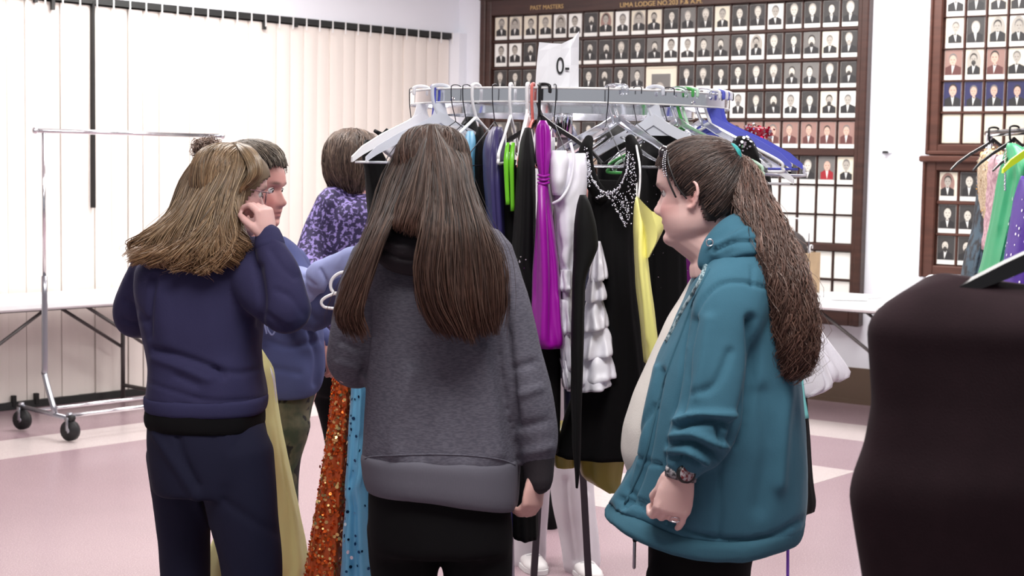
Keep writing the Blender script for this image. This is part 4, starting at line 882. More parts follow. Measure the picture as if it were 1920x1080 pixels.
for i, (x, Y, m_, yw, lb) in enumerate(((1866, 6.05, M_bk, 12, 'black hanger holding the tan sequinned dress'), (1884, 5.8, M_bk, 20, 'black hanger holding the rose lace dress'), (1903, 5.5, M_bk, 8, 'black hanger holding the emerald dress'), (1925, 5.4, M_lime, 10, 'bright lime hanger at the right edge'))):
    H = Vector((RX, Y, 1.66 + .0145)); hanger(H, (math.cos(R(yw)), math.sin(R(yw))), 'plate' if i == 3 else 'black', m_, lb, drop=.05, W_=.34, bar=False)
# --- dark dress in the foreground right
K_mar = mat('dark_maroon_knit', (37, 23, 28), .9, spec=.2, var=.1, vscale=30, bump=.2, bscale=400)
YD = 2.25
FD = [(545, 1735, 2280, .03), (560, 1680, 2330, .06), (590, 1640, 2375, .08), (620, 1624, 2390, .09), (660, 1626, 2390, .09), (760, 1633, 2380, .10), (840, 1618, 2400, .11), (900, 1596, 2420, .12), (935, 1589, 2430, .12), (1000, 1598, 2420, .12), (1100, 1612, 2405, .12), (1700, 1600, 2420, .12)]
t = thing('hanging_dress', 'dark maroon sleeveless dress filling the lower right corner', 'dress', P(2000, 1000, YD))
V, f, tr = cloth_arr(FD, YD, k=5, amp=.04, seed=60, n=96, m=80)
px = proj(V); dz = .030 * np.exp(-((px[:, 0] - 1765) / 60) ** 2) * np.exp(-((px[:, 1] - 545) / 40) ** 2) + .012 * np.exp(-((px[:, 0] - 1850) / 80) ** 2) * np.exp(-((px[:, 1] - 548) / 25) ** 2); V[:, 2] += dz * .6
N = normals(V, f); V[:-2] = wrinkle(V, N, .006, (5, 5, 3), 4)[:-2]
mb = MB(); mb.v = [tuple(p) for p in V]; mb.n = len(V); mb.f = [tuple(int(i) for i in q) for q in f] + [tuple(int(i) for i in q) for q in tr]; mb.m = [0] * len(mb.f); mb.build('dress_body', K_mar, t)
HX = P(2010, 440, YD).x; zr_ = 1.455; H = Vector((HX, YD, zr_ + .0145))
th_ = hanger(H, (1, 0), 'black', M_bk, 'black plastic hanger carrying the dark maroon dress', drop=.03, W_=.40, bar=False)
for c_h in list(th_.children):
    if c_h.name.startswith('shoulder'): bpy.data.objects.remove(c_h)
mb = MB(); mb.tube([H + Vector((.0, 0, -.03)), H + Vector((.1, 0, -.06)), H + Vector((.2, 0, -.105))], [.018, .016, .01], 10); mb.build('wide_shoulder', M_bk, th_)
mb = MB(); mb.tube([H + Vector((.01, 0, -.025)), P(1990, 464, YD - .01)], [.018, .016], 10); mb.build('neck', M_bk, th_)
mb = MB(); a_, b_ = P(1775, 552, YD - .03), P(1990, 462, YD - .01); mb.rings([[a_ + Vector((0, q, z)) for q, z in ((-.01, .004), (.01, .004), (.01, -.008), (-.01, -.008))], [a_.lerp(b_, .5) + Vector((0, q, z)) for q, z in ((-.012, .012), (.012, .012), (.012, -.012), (-.012, -.012))], [b_ + Vector((0, q, z)) for q, z in ((-.012, .016), (.012, .016), (.012, -.012), (-.012, -.012))]]); mb.build('wide_shoulder', M_bk, th_, sharp=40)
rail_rack(HX, 1.4, 2.42, zr_, 'chrome rail carrying the dark maroon dress, just outside the right edge')
# ================================================================== PEOPLE
from mathutils.kdtree import KDTree
HT = [(-.124, .052, -.005, .018), (-.117, .070, -.012, .034), (-.104, .080, -.028, .048), (-.088, .081, -.045, .057), (-.070, .084, -.057, .063), (-.055, .086, -.067, .067), (-.038, .086, -.079, .070),
      (-.018, .084, -.089, .073), (0.0, .084, -.095, .075), (.014, .092, -.097, .0755), (.034, .093, -.098, .076), (.058, .087, -.094, .072), (.080, .072, -.082, .062), (.096, .050, -.060, .046), (.104, .025, -.038, .028), (.107, .002, -.016, .012)]
def head_local(full=1.0, n=72, K=84, chin2=0):
    a = crom(HT, K); V = []
    for z, xf, xb, w_ in a:
        th = np.linspace(0, 2 * np.pi, n, endpoint=False); c, s = np.cos(th), np.sin(th); cx, A_ = (xf + xb) / 2, (xf - xb) / 2
        if z < -.03: w_ = w_ * (1 + .10 * full * math.exp(-((z + .08) / .04) ** 2))
        x = cx + A_ * np.sign(c) * np.abs(c) ** .9; y = w_ * np.sign(s) * np.abs(s) ** .88
        fr = np.clip(c, 0, 1); g = lambda yy, zz, sy, sz: np.exp(-((y - yy) / sy) ** 2 - ((z - zz) / sz) ** 2) * (c > 0)
        nose = np.interp(z, [-.056, -.050, -.043, -.036, -.02, 0, .012], [0, .012, .023, .026, .016, .006, 0]); nw = np.interp(z, [-.05, -.04, -.02, .01], [.017, .014, .009, .008])
        x = x + nose * np.exp(-(y / nw) ** 2) * (c > 0)
        for sg in (-1, 1):
            x = x - .012 * g(sg * .031, -.001, .016, .011) + .004 * g(sg * .03, .019, .02, .007) + .005 * g(sg * .038, -.035, .02, .02) + .005 * g(sg * .013, -.045, .006, .006)
            x = x + .0035 * g(sg * .031, -.010, .014, .004)
        x = x + .0095 * g(0, -.0655, .021, .0048) + .0095 * g(0, -.079, .018, .0055) - .005 * g(0, -.072, .024, .0022) - .004 * g(0, -.088, .02, .005) + .006 * g(0, -.103, .02, .012)
        V.append(np.stack([x, y, np.full(n, z)], 1))
    return V
def head_mb(mb, M, full=1.0, ears=(1, 1), chin2=0):
    V = head_local(full); mb.rings([[M @ Vector(p) for p in r_] for r_ in V])
    for sg, on in zip((1, -1), ears):
        if not on: continue
        e = Matrix.Translation((-.006, sg * .0755, -.010)) @ Matrix.Rotation(sg * -.32, 4, 'Z') @ Matrix.Rotation(-.15, 4, 'Y')
        mb.ell(M @ e @ Vector((-.003, sg * .000, 0)), [k * M.median_scale for k in (.013, .005, .025)], M @ e, 16, 10)
        pts = [(.006, .003, -.010), (.012, .004, .004), (.012, .006, .020), (.002, .008, .031), (-.012, .009, .027), (-.018, .009, .010), (-.014, .008, -.012), (-.004, .006, -.026), (.005, .004, -.028)]
        mb.tube([M @ e @ Vector((x, sg * y, z)) for x, y, z in pts], [k * M.median_scale for k in (.003, .0035, .004, .0042, .0045, .0045, .0045, .006, .005)], 8, smooth=26, round_=True)
        mb.tube([M @ e @ Vector((x, sg * y, z)) for x, y, z in ((.004, .003, .012), (-.004, .006, .010), (-.009, .006, -.002), (-.004, .005, -.013))], .0028, 6, smooth=10, round_=True)
def head_M(x, y, Y, fwd, s=1, pitch=0, rollh=0):
    f = Vector(fwd).normalized(); l = Vector((-f.y, f.x, 0)); M = Matrix(((f.x, l.x, 0), (f.y, l.y, 0), (0, 0, 1))).to_4x4()
    return Matrix.Translation(P(x, y, Y)) @ M @ Matrix.Rotation(pitch, 4, 'Y') @ Matrix.Rotation(rollh, 4, 'X') @ Matrix.Scale(s, 4)
def hand(mb, wr, d, back, thumb, s=1.0, curl=(.5, .5, .55, .6), tc=.4, spread=.0, tsp=.65):
    """wr wrist, d towards the fingers, back = normal of the back of the hand, thumb = direction of the thumb side"""
    d = Vector(d).normalized(); nb = Vector(back); nb = (nb - d * nb.dot(d)).normalized(); sd = d.cross(nb); 
    if sd.dot(Vector(thumb)) < 0: sd = -sd
    f = lambda a, b, c: Vector(wr) + (d * a + sd * b + nb * c) * s
    rg = []
    for a, w_, th_, o in ((-.02, .026, .020, 0), (0, .026, .019, 0), (.02, .031, .018, .001), (.045, .037, .017, .001), (.07, .040, .0145, 0), (.086, .039, .012, 0), (.093, .034, .008, -.002)):
        rg.append([f(a, w_ * math.cos(t), o + th_ * .85 * math.sin(t)) for t in np.linspace(0, 2 * np.pi, 20, endpoint=False)])
    mb.rings(rg)
    for i, (b, ln, r_) in enumerate(((.028, .072, .0092), (.0095, .080, .0095), (-.0095, .074, .0090), (-.027, .059, .0080))):
        p = Vector(f(.080, b, 0.001)); an = 0; pts = [Vector(f(.06, b * .9, 0)), p]; dd = d; c = curl[i]
        for k, q in enumerate((.45, .31, .24)):
            an += c * (1.0, 1.25, .8)[k]; v = (d * math.cos(an) - nb * math.sin(an) + sd * (spread * (1.5 - i) * .12)).normalized(); p = p + v * ln * q * s; pts.append(p)
        R_ = [r_ * s * k for k in (1.0, 1.08, .98, .90, .74)]
        q_ = []; rr_2 = []
        for k in range(len(pts) - 1):
            q_ += [pts[k], pts[k].lerp(pts[k + 1], .5)]; rr_2 += [R_[k], (R_[k] + R_[k + 1]) / 2 * .95]
        q_.append(pts[-1]); rr_2.append(R_[-1]); mb.tube(q_, rr_2, 12, round_=True)
    p = f(.022, .022, -.006); v1 = (d * .75 + sd * tsp - nb * .25).normalized(); v2 = (d * .95 + sd * .15 - nb * (.3 + tc)).normalized(); v3 = (d * .8 - sd * tc * .6 - nb * (.3 + tc)).normalized()
    p1 = p + v1 * .032 * s; p2 = p1 + v2 * .030 * s; p3 = p2 + v3 * .022 * s
    mb.tube([p, p.lerp(p1, .5), p1, p2, p3], [k * s for k in (.014, .0135, .0115, .0105, .008)], 12, round_=True)
    return f
def limb(mb, pts, rad, n=18): mb.tube(pts, rad, n, smooth=max(10, len(pts) * 6), round_=True)
def body(mb, HM, nk, sh, hp, wr_l, wr_r, el_l, el_r, ax, feet, s=1.0, fat=1.0, legs=None):
    """continuous figure: neck, trunk, arms to the wrists and legs to the ankles. ax = unit vector across the shoulders (to the left hand)"""
    ax = Vector(ax).normalized(); fw = Vector((ax.y, -ax.x, 0)); hc = HM @ Vector((-.018, 0, -.05)); base = Vector(nk)
    mb.tube([hc, hc.lerp(base, .5), base, base + (Vector(hp) - base) * .06], [.058 * s, .054 * s * fat ** .5, .060 * s * fat ** .5, .08 * s], 20, smooth=12)
    hp = Vector(hp); rg = []
    for t, w_, d_ in ((.0, .05, .05), (.07, .085, .06), (.14, .115, .075), (.25, .125, .085), (.45, .115, .085), (.62, .11, .08), (.82, .130, .095), (.97, .135, .10), (1.06, .11, .08)):
        c = base.lerp(hp, t); rg.append([c + ax * w_ * s * math.cos(a) + fw * d_ * s * fat * math.sin(a) for a in np.linspace(0, 2 * np.pi, 32, endpoint=False)])
    mb.rings(rg)
    for sg, el, wr in ((1, el_l, wr_l), (-1, el_r, wr_r)):
        S = base + ax * sg * .130 * s * sh + (hp - base) * .19; el = Vector(el); wr = Vector(wr)
        limb(mb, [S, S.lerp(el, .5), el, el.lerp(wr, .35), wr], [.052 * s, .043 * s, .037 * s, .038 * s, .0255 * s])
    if legs:
        for lg in legs:
            a = Vector(lg[0][:3]); H = a + (hp - a) * .35; e = Vector(lg[-1][:3]); limb(mb, [H] + [Vector(q[:3]) for q in lg] + [Vector((e.x, e.y, .07))], [lg[0][3] * .7] + [q[3] * .72 for q in lg] + [.034]); mb.ell((e.x, e.y, .055), (.036, .036, .045), n=12, k=8)
        return
    for sg, ft in zip((1, -1), feet):
        H = hp + ax * sg * .085 * s; ft = Vector(ft); kn = H.lerp(ft, .5) + fw * .0
        limb(mb, [H, H.lerp(kn, .5), kn, kn.lerp(ft, .4), ft + Vector((0, 0, .09))], [.085 * s, .070 * s, .052 * s, .052 * s, .036 * s])
        mb.ell(ft + Vector((0, 0, .055)), (.04, .04, .045), n=12, k=8)
SK = {}
def skin_obj(par, mb, HM, base, lip=(176, 98, 96), brow=(96, 72, 60), voxel=.0042, dec=.5, cheek=(.16, -.05, -.05), name='body'):
    co, no, fa = fuse(mb, voxel, 2, dec)
    inv = np.array(HM.inverted()); h = co @ inv[:3, :3].T + inv[:3, 3]; b = np.array(L(base)[:3]); c = np.tile(b, (len(co), 1))
    mixin = lambda w_, cc: c * (1 - w_[:, None]) + np.array(L(cc)[:3]) * w_[:, None]
    hd = (np.abs(h[:, 2]) < .14) & (np.abs(h[:, 1]) < .1) & (h[:, 0] > .03)
    ay = np.abs(h[:, 1]); E = lambda dy, dz, zz: np.exp(-(dy) ** 2 - ((h[:, 2] - zz) / dz) ** 2) * hd
    c = mixin(.55 * E((ay - .045) / .025, .025, -.035), tuple(min(255, int(k * q)) for k, q in zip(base, (.99, .80, .80))))
    c = mixin(.8 * np.clip(E(ay / .022, .008, -.0725) * 1.4, 0, 1) * (h[:, 0] > .078), lip)
    c = mixin(.75 * np.clip(E((ay - .032) / .018, .0045, .021) * 1.3, 0, 1), brow)
    er = np.exp(-((ay - .083) / .012) ** 2 - ((h[:, 0] + .01) / .02) ** 2 - ((h[:, 2] + .01) / .035) ** 2); c = mixin(np.clip(er * .6, 0, .6), tuple(int(k * q) for k, q in zip(base, (1.0, .78, .76))))
    key = 'skin_%d' % base[0]; m_ = mat(key, base, .5, spec=.4, attr=True, sss=.12, bump=.06, bscale=260)
    return rawmesh(name, co, fa, m_, par, c)
M_eye = mat('eye_white', (226, 222, 220), .15); M_iris = mat('dark_iris', (50, 38, 34), .1)
def eyes(par, HM, lid=True, base=(220, 180, 170)):
    for sg in (1, -1):
        mb = MB(); c = HM @ Vector((.066, sg * .031, -.001)); mb.ell(c, [.0125 * HM.median_scale] * 3, HM, 16, 12); e = mb.build('eye', M_eye, par)
        mb = MB(); mb.ell(HM @ Vector((.0755, sg * .031, -.003)), [k * HM.median_scale for k in (.0035, .0055, .0055)], HM, 12, 8); mb.build('iris', M_iris, e)
        mb = MB(); mb.tube([HM @ Vector((.076 - abs(q) * 8 * abs(q), sg * .031 + q, .0035 - abs(q) * .18)) for q in np.linspace(-.014, .014, 9)], [.0008, .0014, .0018, .002, .002, .002, .0018, .0014, .0008], 6); mb.build('eyelashes', M_iris, par)
class HeadSurf:
    def __init__(s, HM, full=1.0):
        V = np.array(head_local(full, 40, 50)).reshape(-1, 3); s.HM = HM; d = V - np.array([0, 0, 0.0]); r_ = np.linalg.norm(d, axis=1); s.kd = KDTree(len(V)); s.r = r_
        for i, q in enumerate(d / r_[:, None]): s.kd.insert(q, i)
        s.kd.balance()
    def at(s, d, off):
        d = Vector(d).normalized(); w_ = 0; r_ = 0
        for co, i, ds in s.kd.find_n(d, 4): k = 1 / (ds + 1e-3); w_ += k; r_ += k * s.r[i]
        return s.HM @ (d * (r_ / w_ + off))
HLx = [-.12, -.03, -.018, .012, .03, .05, .075, .1]; HLz = [-.088, -.075, -.015, -.012, .02, .045, .062, .066]
def hair_cap(par, HM, m_, off=.006, hl=HLz, name='hair_cap', full=1.0, lump=.002):
    V = np.array(head_local(full, 72, 84)); K, n, _ = V.shape; fl = V.reshape(-1, 3).copy(); r_ = np.linalg.norm(fl - [0, 0, .0], axis=1)
    fl = fl * (1 + (off + lump * noise3(fl * 40))[:, None] / r_[:, None]); keep = V.reshape(-1, 3)[:, 2] > np.interp(V.reshape(-1, 3)[:, 0], HLx, hl); keep = keep.reshape(K, n)
    fa = []
    for k in range(K - 1):
        for j in range(n):
            j2 = (j + 1) % n
            if keep[k, j] or keep[k, j2]:
                if V[k, j, 2] > -.1: fa.append((k * n + j, k * n + j2, (k + 1) * n + j2, (k + 1) * n + j))
    top = np.arange(n) + (K - 1) * n; Mx = np.array(HM); fl = fl @ Mx[:3, :3].T + Mx[:3, 3]
    mb = MB(); mb.v = [tuple(p) for p in fl]; mb.n = len(fl); mb.f = fa + [tuple(top)]; mb.m = [0] * len(mb.f)
    o = mb.build(name, m_, par); md = o.modifiers.new('s', 'SOLIDIFY'); md.thickness = .004; return o
def strands_obj(name, par, S, rad, cols, m_, rs_):
    """S (n,K,3) strand points, rad (n,K), cols (n,K,3): thin three-sided hairs"""
    S = np.asarray(S); n, K, _ = S.shape; T = np.gradient(S, axis=1); T /= np.linalg.norm(T, axis=2)[..., None] + 1e-9
    a = rs_.normal(size=(n, 1, 3)); u = a - T * (a * T).sum(2)[..., None]; u /= np.linalg.norm(u, axis=2)[..., None] + 1e-9; v = np.cross(T, u)
    pts = np.stack([S + (u * math.cos(t) + v * math.sin(t)) * rad[..., None] for t in (0, 2.094, 4.189)], 2)   # n,K,3,3
    V = pts.reshape(-1, 3); C = np.repeat(cols[:, :, None, :], 3, 2).reshape(-1, 3)
    b = (np.arange(n)[:, None] * K + np.arange(K - 1)[None]).ravel() * 3; fa = []
    for q in range(3): fa.append(np.stack([b + q, b + (q + 1) % 3, b + 3 + (q + 1) % 3, b + 3 + q], 1))
    return rawmesh(name, V, np.concatenate(fa), m_, par, C)
def strand_cols(n, K, pal, rs_, tip=None, jit=.22, grp=None, gv=.28):
    pal = np.array([L(p)[:3] for p in pal]); i = rs_.integers(len(pal), size=n); j = rs_.integers(len(pal), size=n); t = rs_.random((n, 1)); c = pal[i] * t + pal[j] * (1 - t); c = c * rs_.uniform(1 - jit, 1 + jit, (n, 1))
    if grp is not None: gf = rs_.uniform(1 - gv, 1 + gv, int(grp.max()) + 1); c = c * gf[grp][:, None]
    C = np.repeat(c[:, None, :], K, 1)
    if tip is not None:
        w_ = np.clip((np.linspace(0, 1, K) - .45) / .5, 0, 1)[None, :, None] * .6; C = C * (1 - w_) + np.array(L(tip)[:3]) * w_
    return C
def sheet(guides, n, rs_, K=18, rad=.0011, depth=.012, jit=.006, wave=0, wfreq=5, clump=0, lens=(.85, 1.0), taper=.35, tr=(0, 1)):
    """strands between neighbouring guide lines (x, y, Y) in photo pixels"""
    g = np.array([crom(PA(q), 40) for q in guides]); S = np.zeros((n, K, 3)); G_n = len(g)
    ts = rs_.uniform(*tr, n) * (G_n - 1)
    sheet.grp = np.zeros(n, int)
    if clump: cc = rs_.uniform(*tr, clump) * (G_n - 1); cc.sort(); sheet.grp = np.argmin(np.abs(ts[:, None] - cc[None]), 1); near = cc[sheet.grp]
    for k in range(n):
        e = rs_.uniform(*lens); tt = np.linspace(0, e, K) * 39; i = np.minimum(tt.astype(int), 38); f = (tt - i)[:, None]
        t0 = ts[k]
        tcur = np.full(K, t0) if not clump else t0 + (near[k] - t0) * np.linspace(0, .75, K) ** 1.3
        a = np.minimum(tcur.astype(int), G_n - 2); b = np.clip(tcur - a, 0, 1)[:, None]
        L0 = g[a, i] * (1 - f) + g[a, i + 1] * f; L1 = g[a + 1, i] * (1 - f) + g[a + 1, i + 1] * f
        S[k] = L0 * (1 - b) + L1 * b
    S[..., 1] += rs_.uniform(-depth, depth * .6, (n, 1)) * np.linspace(.35, 1, K)[None]
    w_ = np.linspace(.1, 1, K)[None, :, None]; S += rs_.normal(size=(n, 1, 3)) * jit * w_
    if wave:
        ph = rs_.uniform(0, .45, (n, 1)); cl = (sheet.grp * .45 if clump else ts * 1.2)[:, None]; arg = np.linspace(0, 1, K)[None] * wfreq * 6.28 + ph + cl * 1.9
        S[..., 0] += wave * np.sin(arg) * w_[..., 0]; S[..., 1] += wave * np.cos(arg * .9 + 1) * w_[..., 0]
    R_ = rad * rs_.uniform(.7, 1.25, (n, 1)) * (1 - (1 - taper) * np.linspace(0, 1, K)[None] ** 3)
    return S, R_
def lock(rows, n, rs_, K=22, rad=.0012, wave=0, wfreq=4, jit=.003, lens=(.8, 1.0), clumps=0):
    """rows: (x, y, Y, half-width px, half-depth m)"""
    a = np.array(rows, float); c = PA(a[:, :3]); q = crom(np.hstack([c, a[:, 3:4] * a[:, 2:3] / F, a[:, 4:5]]), 60)
    th = rs_.uniform(0, 6.28, n); r_ = rs_.uniform(.35, 1, n) ** .5
    if clumps: cth = rs_.uniform(0, 6.28, clumps); cr = rs_.uniform(.4, 1, clumps) ** .5; ci = rs_.integers(clumps, size=n)
    S = np.zeros((n, K, 3)); lock.grp = ci if clumps else None
    for k in range(n):
        tt = np.linspace(0, rs_.uniform(*lens), K) * 59; i = np.minimum(tt.astype(int), 58); f = (tt - i)[:, None]; z = q[i] * (1 - f) + q[i + 1] * f
        u, v = r_[k] * math.cos(th[k]), r_[k] * math.sin(th[k])
        if clumps:
            w_ = np.linspace(0, .8, K); cu, cv = cr[ci[k]] * math.cos(cth[ci[k]]), cr[ci[k]] * math.sin(cth[ci[k]]); u = u * (1 - w_) + cu * w_; v = v * (1 - w_) + cv * w_
        S[k] = z[:, :3]; S[k, :, 0] += u * z[:, 3]; S[k, :, 1] += v * z[:, 4]
    w_ = np.linspace(.1, 1, K)[None]; S += rs_.normal(size=(n, 1, 3)) * jit * w_[..., None]
    if wave:
        ph = rs_.uniform(0, .8, (n, 1)) + (ci[:, None] * 2.4 if clumps else 0); arg = np.linspace(0, 1, K)[None] * wfreq * 6.28 * rs_.uniform(.9, 1.1, (n, 1)) + ph
        S[..., 0] += wave * np.sin(arg) * w_ ** .5; S[..., 1] += wave * np.cos(arg + 1) * w_ ** .5; S[..., 2] += wave * .4 * np.sin(arg * 1.3)
    return S, rad * rs_.uniform(.7, 1.3, (n, 1)) * (1 - .5 * np.linspace(0, 1, K)[None] ** 3)
def over_head(HS, roots, target, n, rs_, K=14, off=.010, bulge=.006, jit=.05, rad=.0011, rag=False):
    """strands combed over the skull from root directions to a gathering direction (head space)"""
    S = np.zeros((n, K, 3)); roots = np.array(roots, float)
    for k in range(n):
        t = rs_.uniform(0, len(roots) - 1.001); i = int(t); r0 = roots[i] * (1 - (t - i)) + roots[i + 1] * (t - i); r0 = r0 / np.linalg.norm(r0) + rs_.normal(size=3) * jit * .4
        tg = np.array(target[int(rs_.integers(len(target)))], float); tg = tg / np.linalg.norm(tg) + rs_.normal(size=3) * jit; s0 = rs_.uniform(0, .55); e0 = rs_.uniform(.6, 1.0) if rag else 1.0
        o = off + rs_.uniform(-.3, 1) * .003
        for j in range(K):
            u = s0 + (e0 - s0) * j / (K - 1); d = r0 * (1 - u) + tg * u; S[k, j] = HS.at(d, o + bulge * math.sin(math.pi * u))
    return S, rad * rs_.uniform(.7, 1.3, (n, 1)) * np.ones((1, K))
HAIRM = {}
def hairmat(name, rough=.42, spec=.5): return mat(name, (90, 70, 60), rough, spec=spec, attr=True, var=.2, vscale=60)
def garment(name, m_, par, shapes, voxel=.007, sm=5, wr=.006, wf=(9, 9, 5), seed=0, strokes=None, dec=None, extra=None, fine=0):
    mb = MB()
    for sh in shapes:
        if sh[0] == 'rows':
            _, rows, Y, kw = sh; V, f, tr = cloth_arr(rows, Y, **{**dict(k=3, amp=.0, n=48), **kw}); mb.add(V, [tuple(int(i) for i in q) for q in f] + [tuple(int(i) for i in q) for q in tr])
        elif sh[0] == 'tube': 
            pts = [P(*p[:3]) for p in sh[1]]; mb.tube(pts, [p[3] for p in sh[1]], 24, smooth=len(pts) * 6, round_=True)
        elif sh[0] == 'wtube': mb.tube([p[:3] for p in sh[1]], [p[3] for p in sh[1]], 24, smooth=len(sh[1]) * 6, round_=True)
        elif sh[0] == 'ell': mb.ell(P(*sh[1]), sh[2], n=28, k=18)
    co, no, fa = fuse(mb, voxel, sm, dec)
    co = wrinkle(co, no, wr, wf, seed)
    if fine: co = wrinkle(co, no, fine, tuple(k * 3 for k in wf), seed + 4)
    if strokes: co = folds(co, no, strokes)
    if extra: co = extra(co)
    return rawmesh(name, co, fa, m_, par)
def shoe(par, ft, fwd, m_, name='shoe'):
    f = Vector(fwd).normalized(); l = Vector((-f.y, f.x, 0)); mb = MB(); rg = []
    for a, w_, h, z in ((-.075, .018, .05, .02), (-.07, .030, .075, .0), (-.04, .036, .085, 0), (.02, .037, .075, 0), (.07, .044, .055, 0), (.13, .046, .045, 0), (.17, .036, .036, 0), (.19, .016, .025, .006)):
        rg.append([Vector((ft[0], ft[1], 0)) + f * a + l * w_ * math.cos(t) + Vector((0, 0, max(.002 + z, .5 * h + z * .5 + .5 * h * math.sin(t) ** 1 if math.sin(t) > -.8 else .002 + z))) for t in np.linspace(0, 2 * np.pi, 20, endpoint=False)])
    mb.rings(rg); o = mb.build(name, m_, par); sm = MB(); rg = []
    for a, w_ in ((-.078, .02), (-.06, .036), (0, .040), (.07, .048), (.14, .046), (.185, .03), (.196, .012)):
        rg.append([Vector((ft[0], ft[1], 0)) + f * a + l * x + Vector((0, 0, z)) for x, z in ((w_, .001), (w_, .018), (-w_, .018), (-w_, .001))])
    sm.rings(rg); sm.build('sole', M_white, o, sharp=40); return o
from mathutils.bvhtree import BVHTree
def snap(pts, objs, lift=.0015):
    out = []
    for o in (objs if isinstance(objs, (list, tuple)) else [objs]):
        if 'bvh' not in BV.get(o.name, {}): BV[o.name] = {'bvh': BVHTree.FromPolygons([v.co + ORG[o.name] for v in o.data.vertices], [tuple(p.vertices) for p in o.data.polygons])}
    for x, y in crom(pts, len(pts) * 6):
        d = (P(x, y, 3.0) - Vector((0, 0, CAMH))).normalized(); best = None
        for o in (objs if isinstance(objs, (list, tuple)) else [objs]):
            h, n, i, ds = BV[o.name]['bvh'].ray_cast(Vector((0, 0, CAMH)), d)
            if h and (best is None or ds < best[1]): best = (h - d * lift, ds)
        if best and (not out or (best[0] - out[-1]).length < .12): out.append(best[0])
    return out
BV = {}
def fl(x, Y): p = Wz(x, Y, 0); return p
# ------------------------------------------------------------------ PERSON 1: long-haired girl in grey hoodie, seen from behind
Y1 = 3.4
C_hth = mat('charcoal_heather', (82, 80, 91), .85, spec=.2, two=(98, 96, 107), vscale=95, stretch=(1, 1, 5), bump=.25, bscale=350)
C_hood = mat('dark_grey_fleece', (50, 46, 50), .9, spec=.2, bump=.2, bscale=300); C_band = mat('grey_rib_knit', (96, 94, 104), .85, spec=.2, bump=.3, bscale=300, stretch=(4, 4, .3))
C_blk = mat('black_stretch_cloth', (15, 14, 16), .9, spec=.15)
t1 = thing('person', 'girl seen from behind with very long brown hair, charcoal hoodie and black trousers', 'person', Wz(820, Y1, 0))
HM1 = head_M(812, 330, Y1, (0.12, 1, 0), .88, .12)
mb = MB(); head_mb(mb, HM1)
f1l, f1r = fl(760, Y1), fl(893, Y1)
wr1 = P(1006, 888, 3.36); wl1 = P(735, 650, 3.72)
LG1 = [[tuple(P(755, 985, Y1)) + (.078,), tuple(P(757, 1080, Y1)) + (.071,), tuple(P(760, 1300, Y1)) + (.055,), tuple(P(760, 1560, Y1)) + (.045,)],
       [tuple(P(893, 985, Y1)) + (.080,), tuple(P(896, 1080, Y1)) + (.073,), tuple(P(893, 1300, Y1)) + (.056,), tuple(P(893, 1560, Y1)) + (.045,)]]
body(mb, HM1, P(815, 435, Y1 - .01), 1.0, P(820, 880, Y1), wl1, wr1, P(655, 690, 3.42), P(988, 715, 3.38), (-1, -.05, 0), (f1l, f1r), .95, legs=LG1)
hand(mb, wr1 + Vector((0, 0, .006)), (-.12, -.12, -1), (.75, -.65, 0), (-.5, .5, 0), .86, (.55, .6, .65, .7), .3)
hand(mb, wl1, (.6, .6, .2), (0, -.2, 1), (1, 0, 0), .86)
skin_obj(t1, mb, HM1, (214, 170, 162), voxel=.0045)
eyes(t1, HM1)
rs1 = np.random.default_rng(21)
rows1 = [(425, 762, 870, .07), (450, 728, 900, .09), (475, 702, 925, .105), (510, 690, 938, .115), (560, 688, 944, .125), (640, 688, 948, .13), (720, 686, 956, .135), (800, 681, 966, .14), (850, 678, 974, .145), (880, 680, 974, .14)]
st1 = [([(700, 640), (690, 740), (684, 850)], .006, 9), ([(770, 700), (745, 790), (738, 850)], .009, 14), ([(905, 660), (925, 760), (935, 850)], .009, 14), ([(860, 640), (868, 740), (872, 850)], -.006, 18), ([(800, 660), (800, 760), (790, 850)], -.006, 16),
       ([(948, 560), (958, 680), (968, 800)], -.014, 7), ([(690, 560), (690, 640), (684, 700)], -.010, 6), ([(930, 520), (950, 580)], -.006, 8), ([(640, 640), (670, 655)], -.007, 6), ([(632, 680), (668, 690)], .006, 7),
       ([(965, 690), (1000, 680)], -.007, 7), ([(972, 740), (1012, 728)], .006, 8), ([(980, 800), (1025, 790)], -.006, 8), ([(985, 850), (1034, 838)], .007, 9), ([(988, 880), (1036, 870)], -.007, 6)]
hod1 = garment('hoodie', C_hth, t1, [('rows', rows1, Y1, dict(ex=2.5)),
    ('tube', [(905, 482, Y1, .070), (938, 560, 3.38, .062), (965, 660, 3.37, .058), (988, 740, 3.36, .055), (1005, 810, 3.36, .048), (1009, 862, 3.36, .036)], 0),
    ('tube', [(715, 490, Y1, .068), (683, 560, 3.40, .062), (664, 640, 3.40, .056), (664, 682, 3.45, .053), (700, 670, 3.60, .045), (728, 655, 3.68, .04)], 0)],
    voxel=.0065, wr=.006, seed=3, strokes=st1, fine=.0012)
def bandbend(co):
    px = proj(co); w_ = np.clip((px[:, 1] - 850) / 70, 0, 1); co = co.copy(); u = (px[:, 0] - 690) / 270
    co[:, 2] -= ((-.010 + .055 * np.clip(u - .25, 0, 1) ** 1.5 + .0) * w_); return co
bnd1 = garment('hem_band', C_band, t1, [('rows', [(846, 678, 976, .145), (860, 676, 978, .15), (900, 680, 976, .15), (918, 684, 973, .147), (926, 688, 968, .14)], Y1, dict(ex=2.5, m=24, n=80))], voxel=.006, sm=2, wr=.002, seed=5, extra=bandbend)
pts = snap([(684, 860), (700, 856), (760, 853), (827, 852), (890, 855), (940, 862), (966, 872)], [hod1, bnd1], 0)
MB().tube(pts, .0018, 6).build('hem_seam', C_hth, t1)
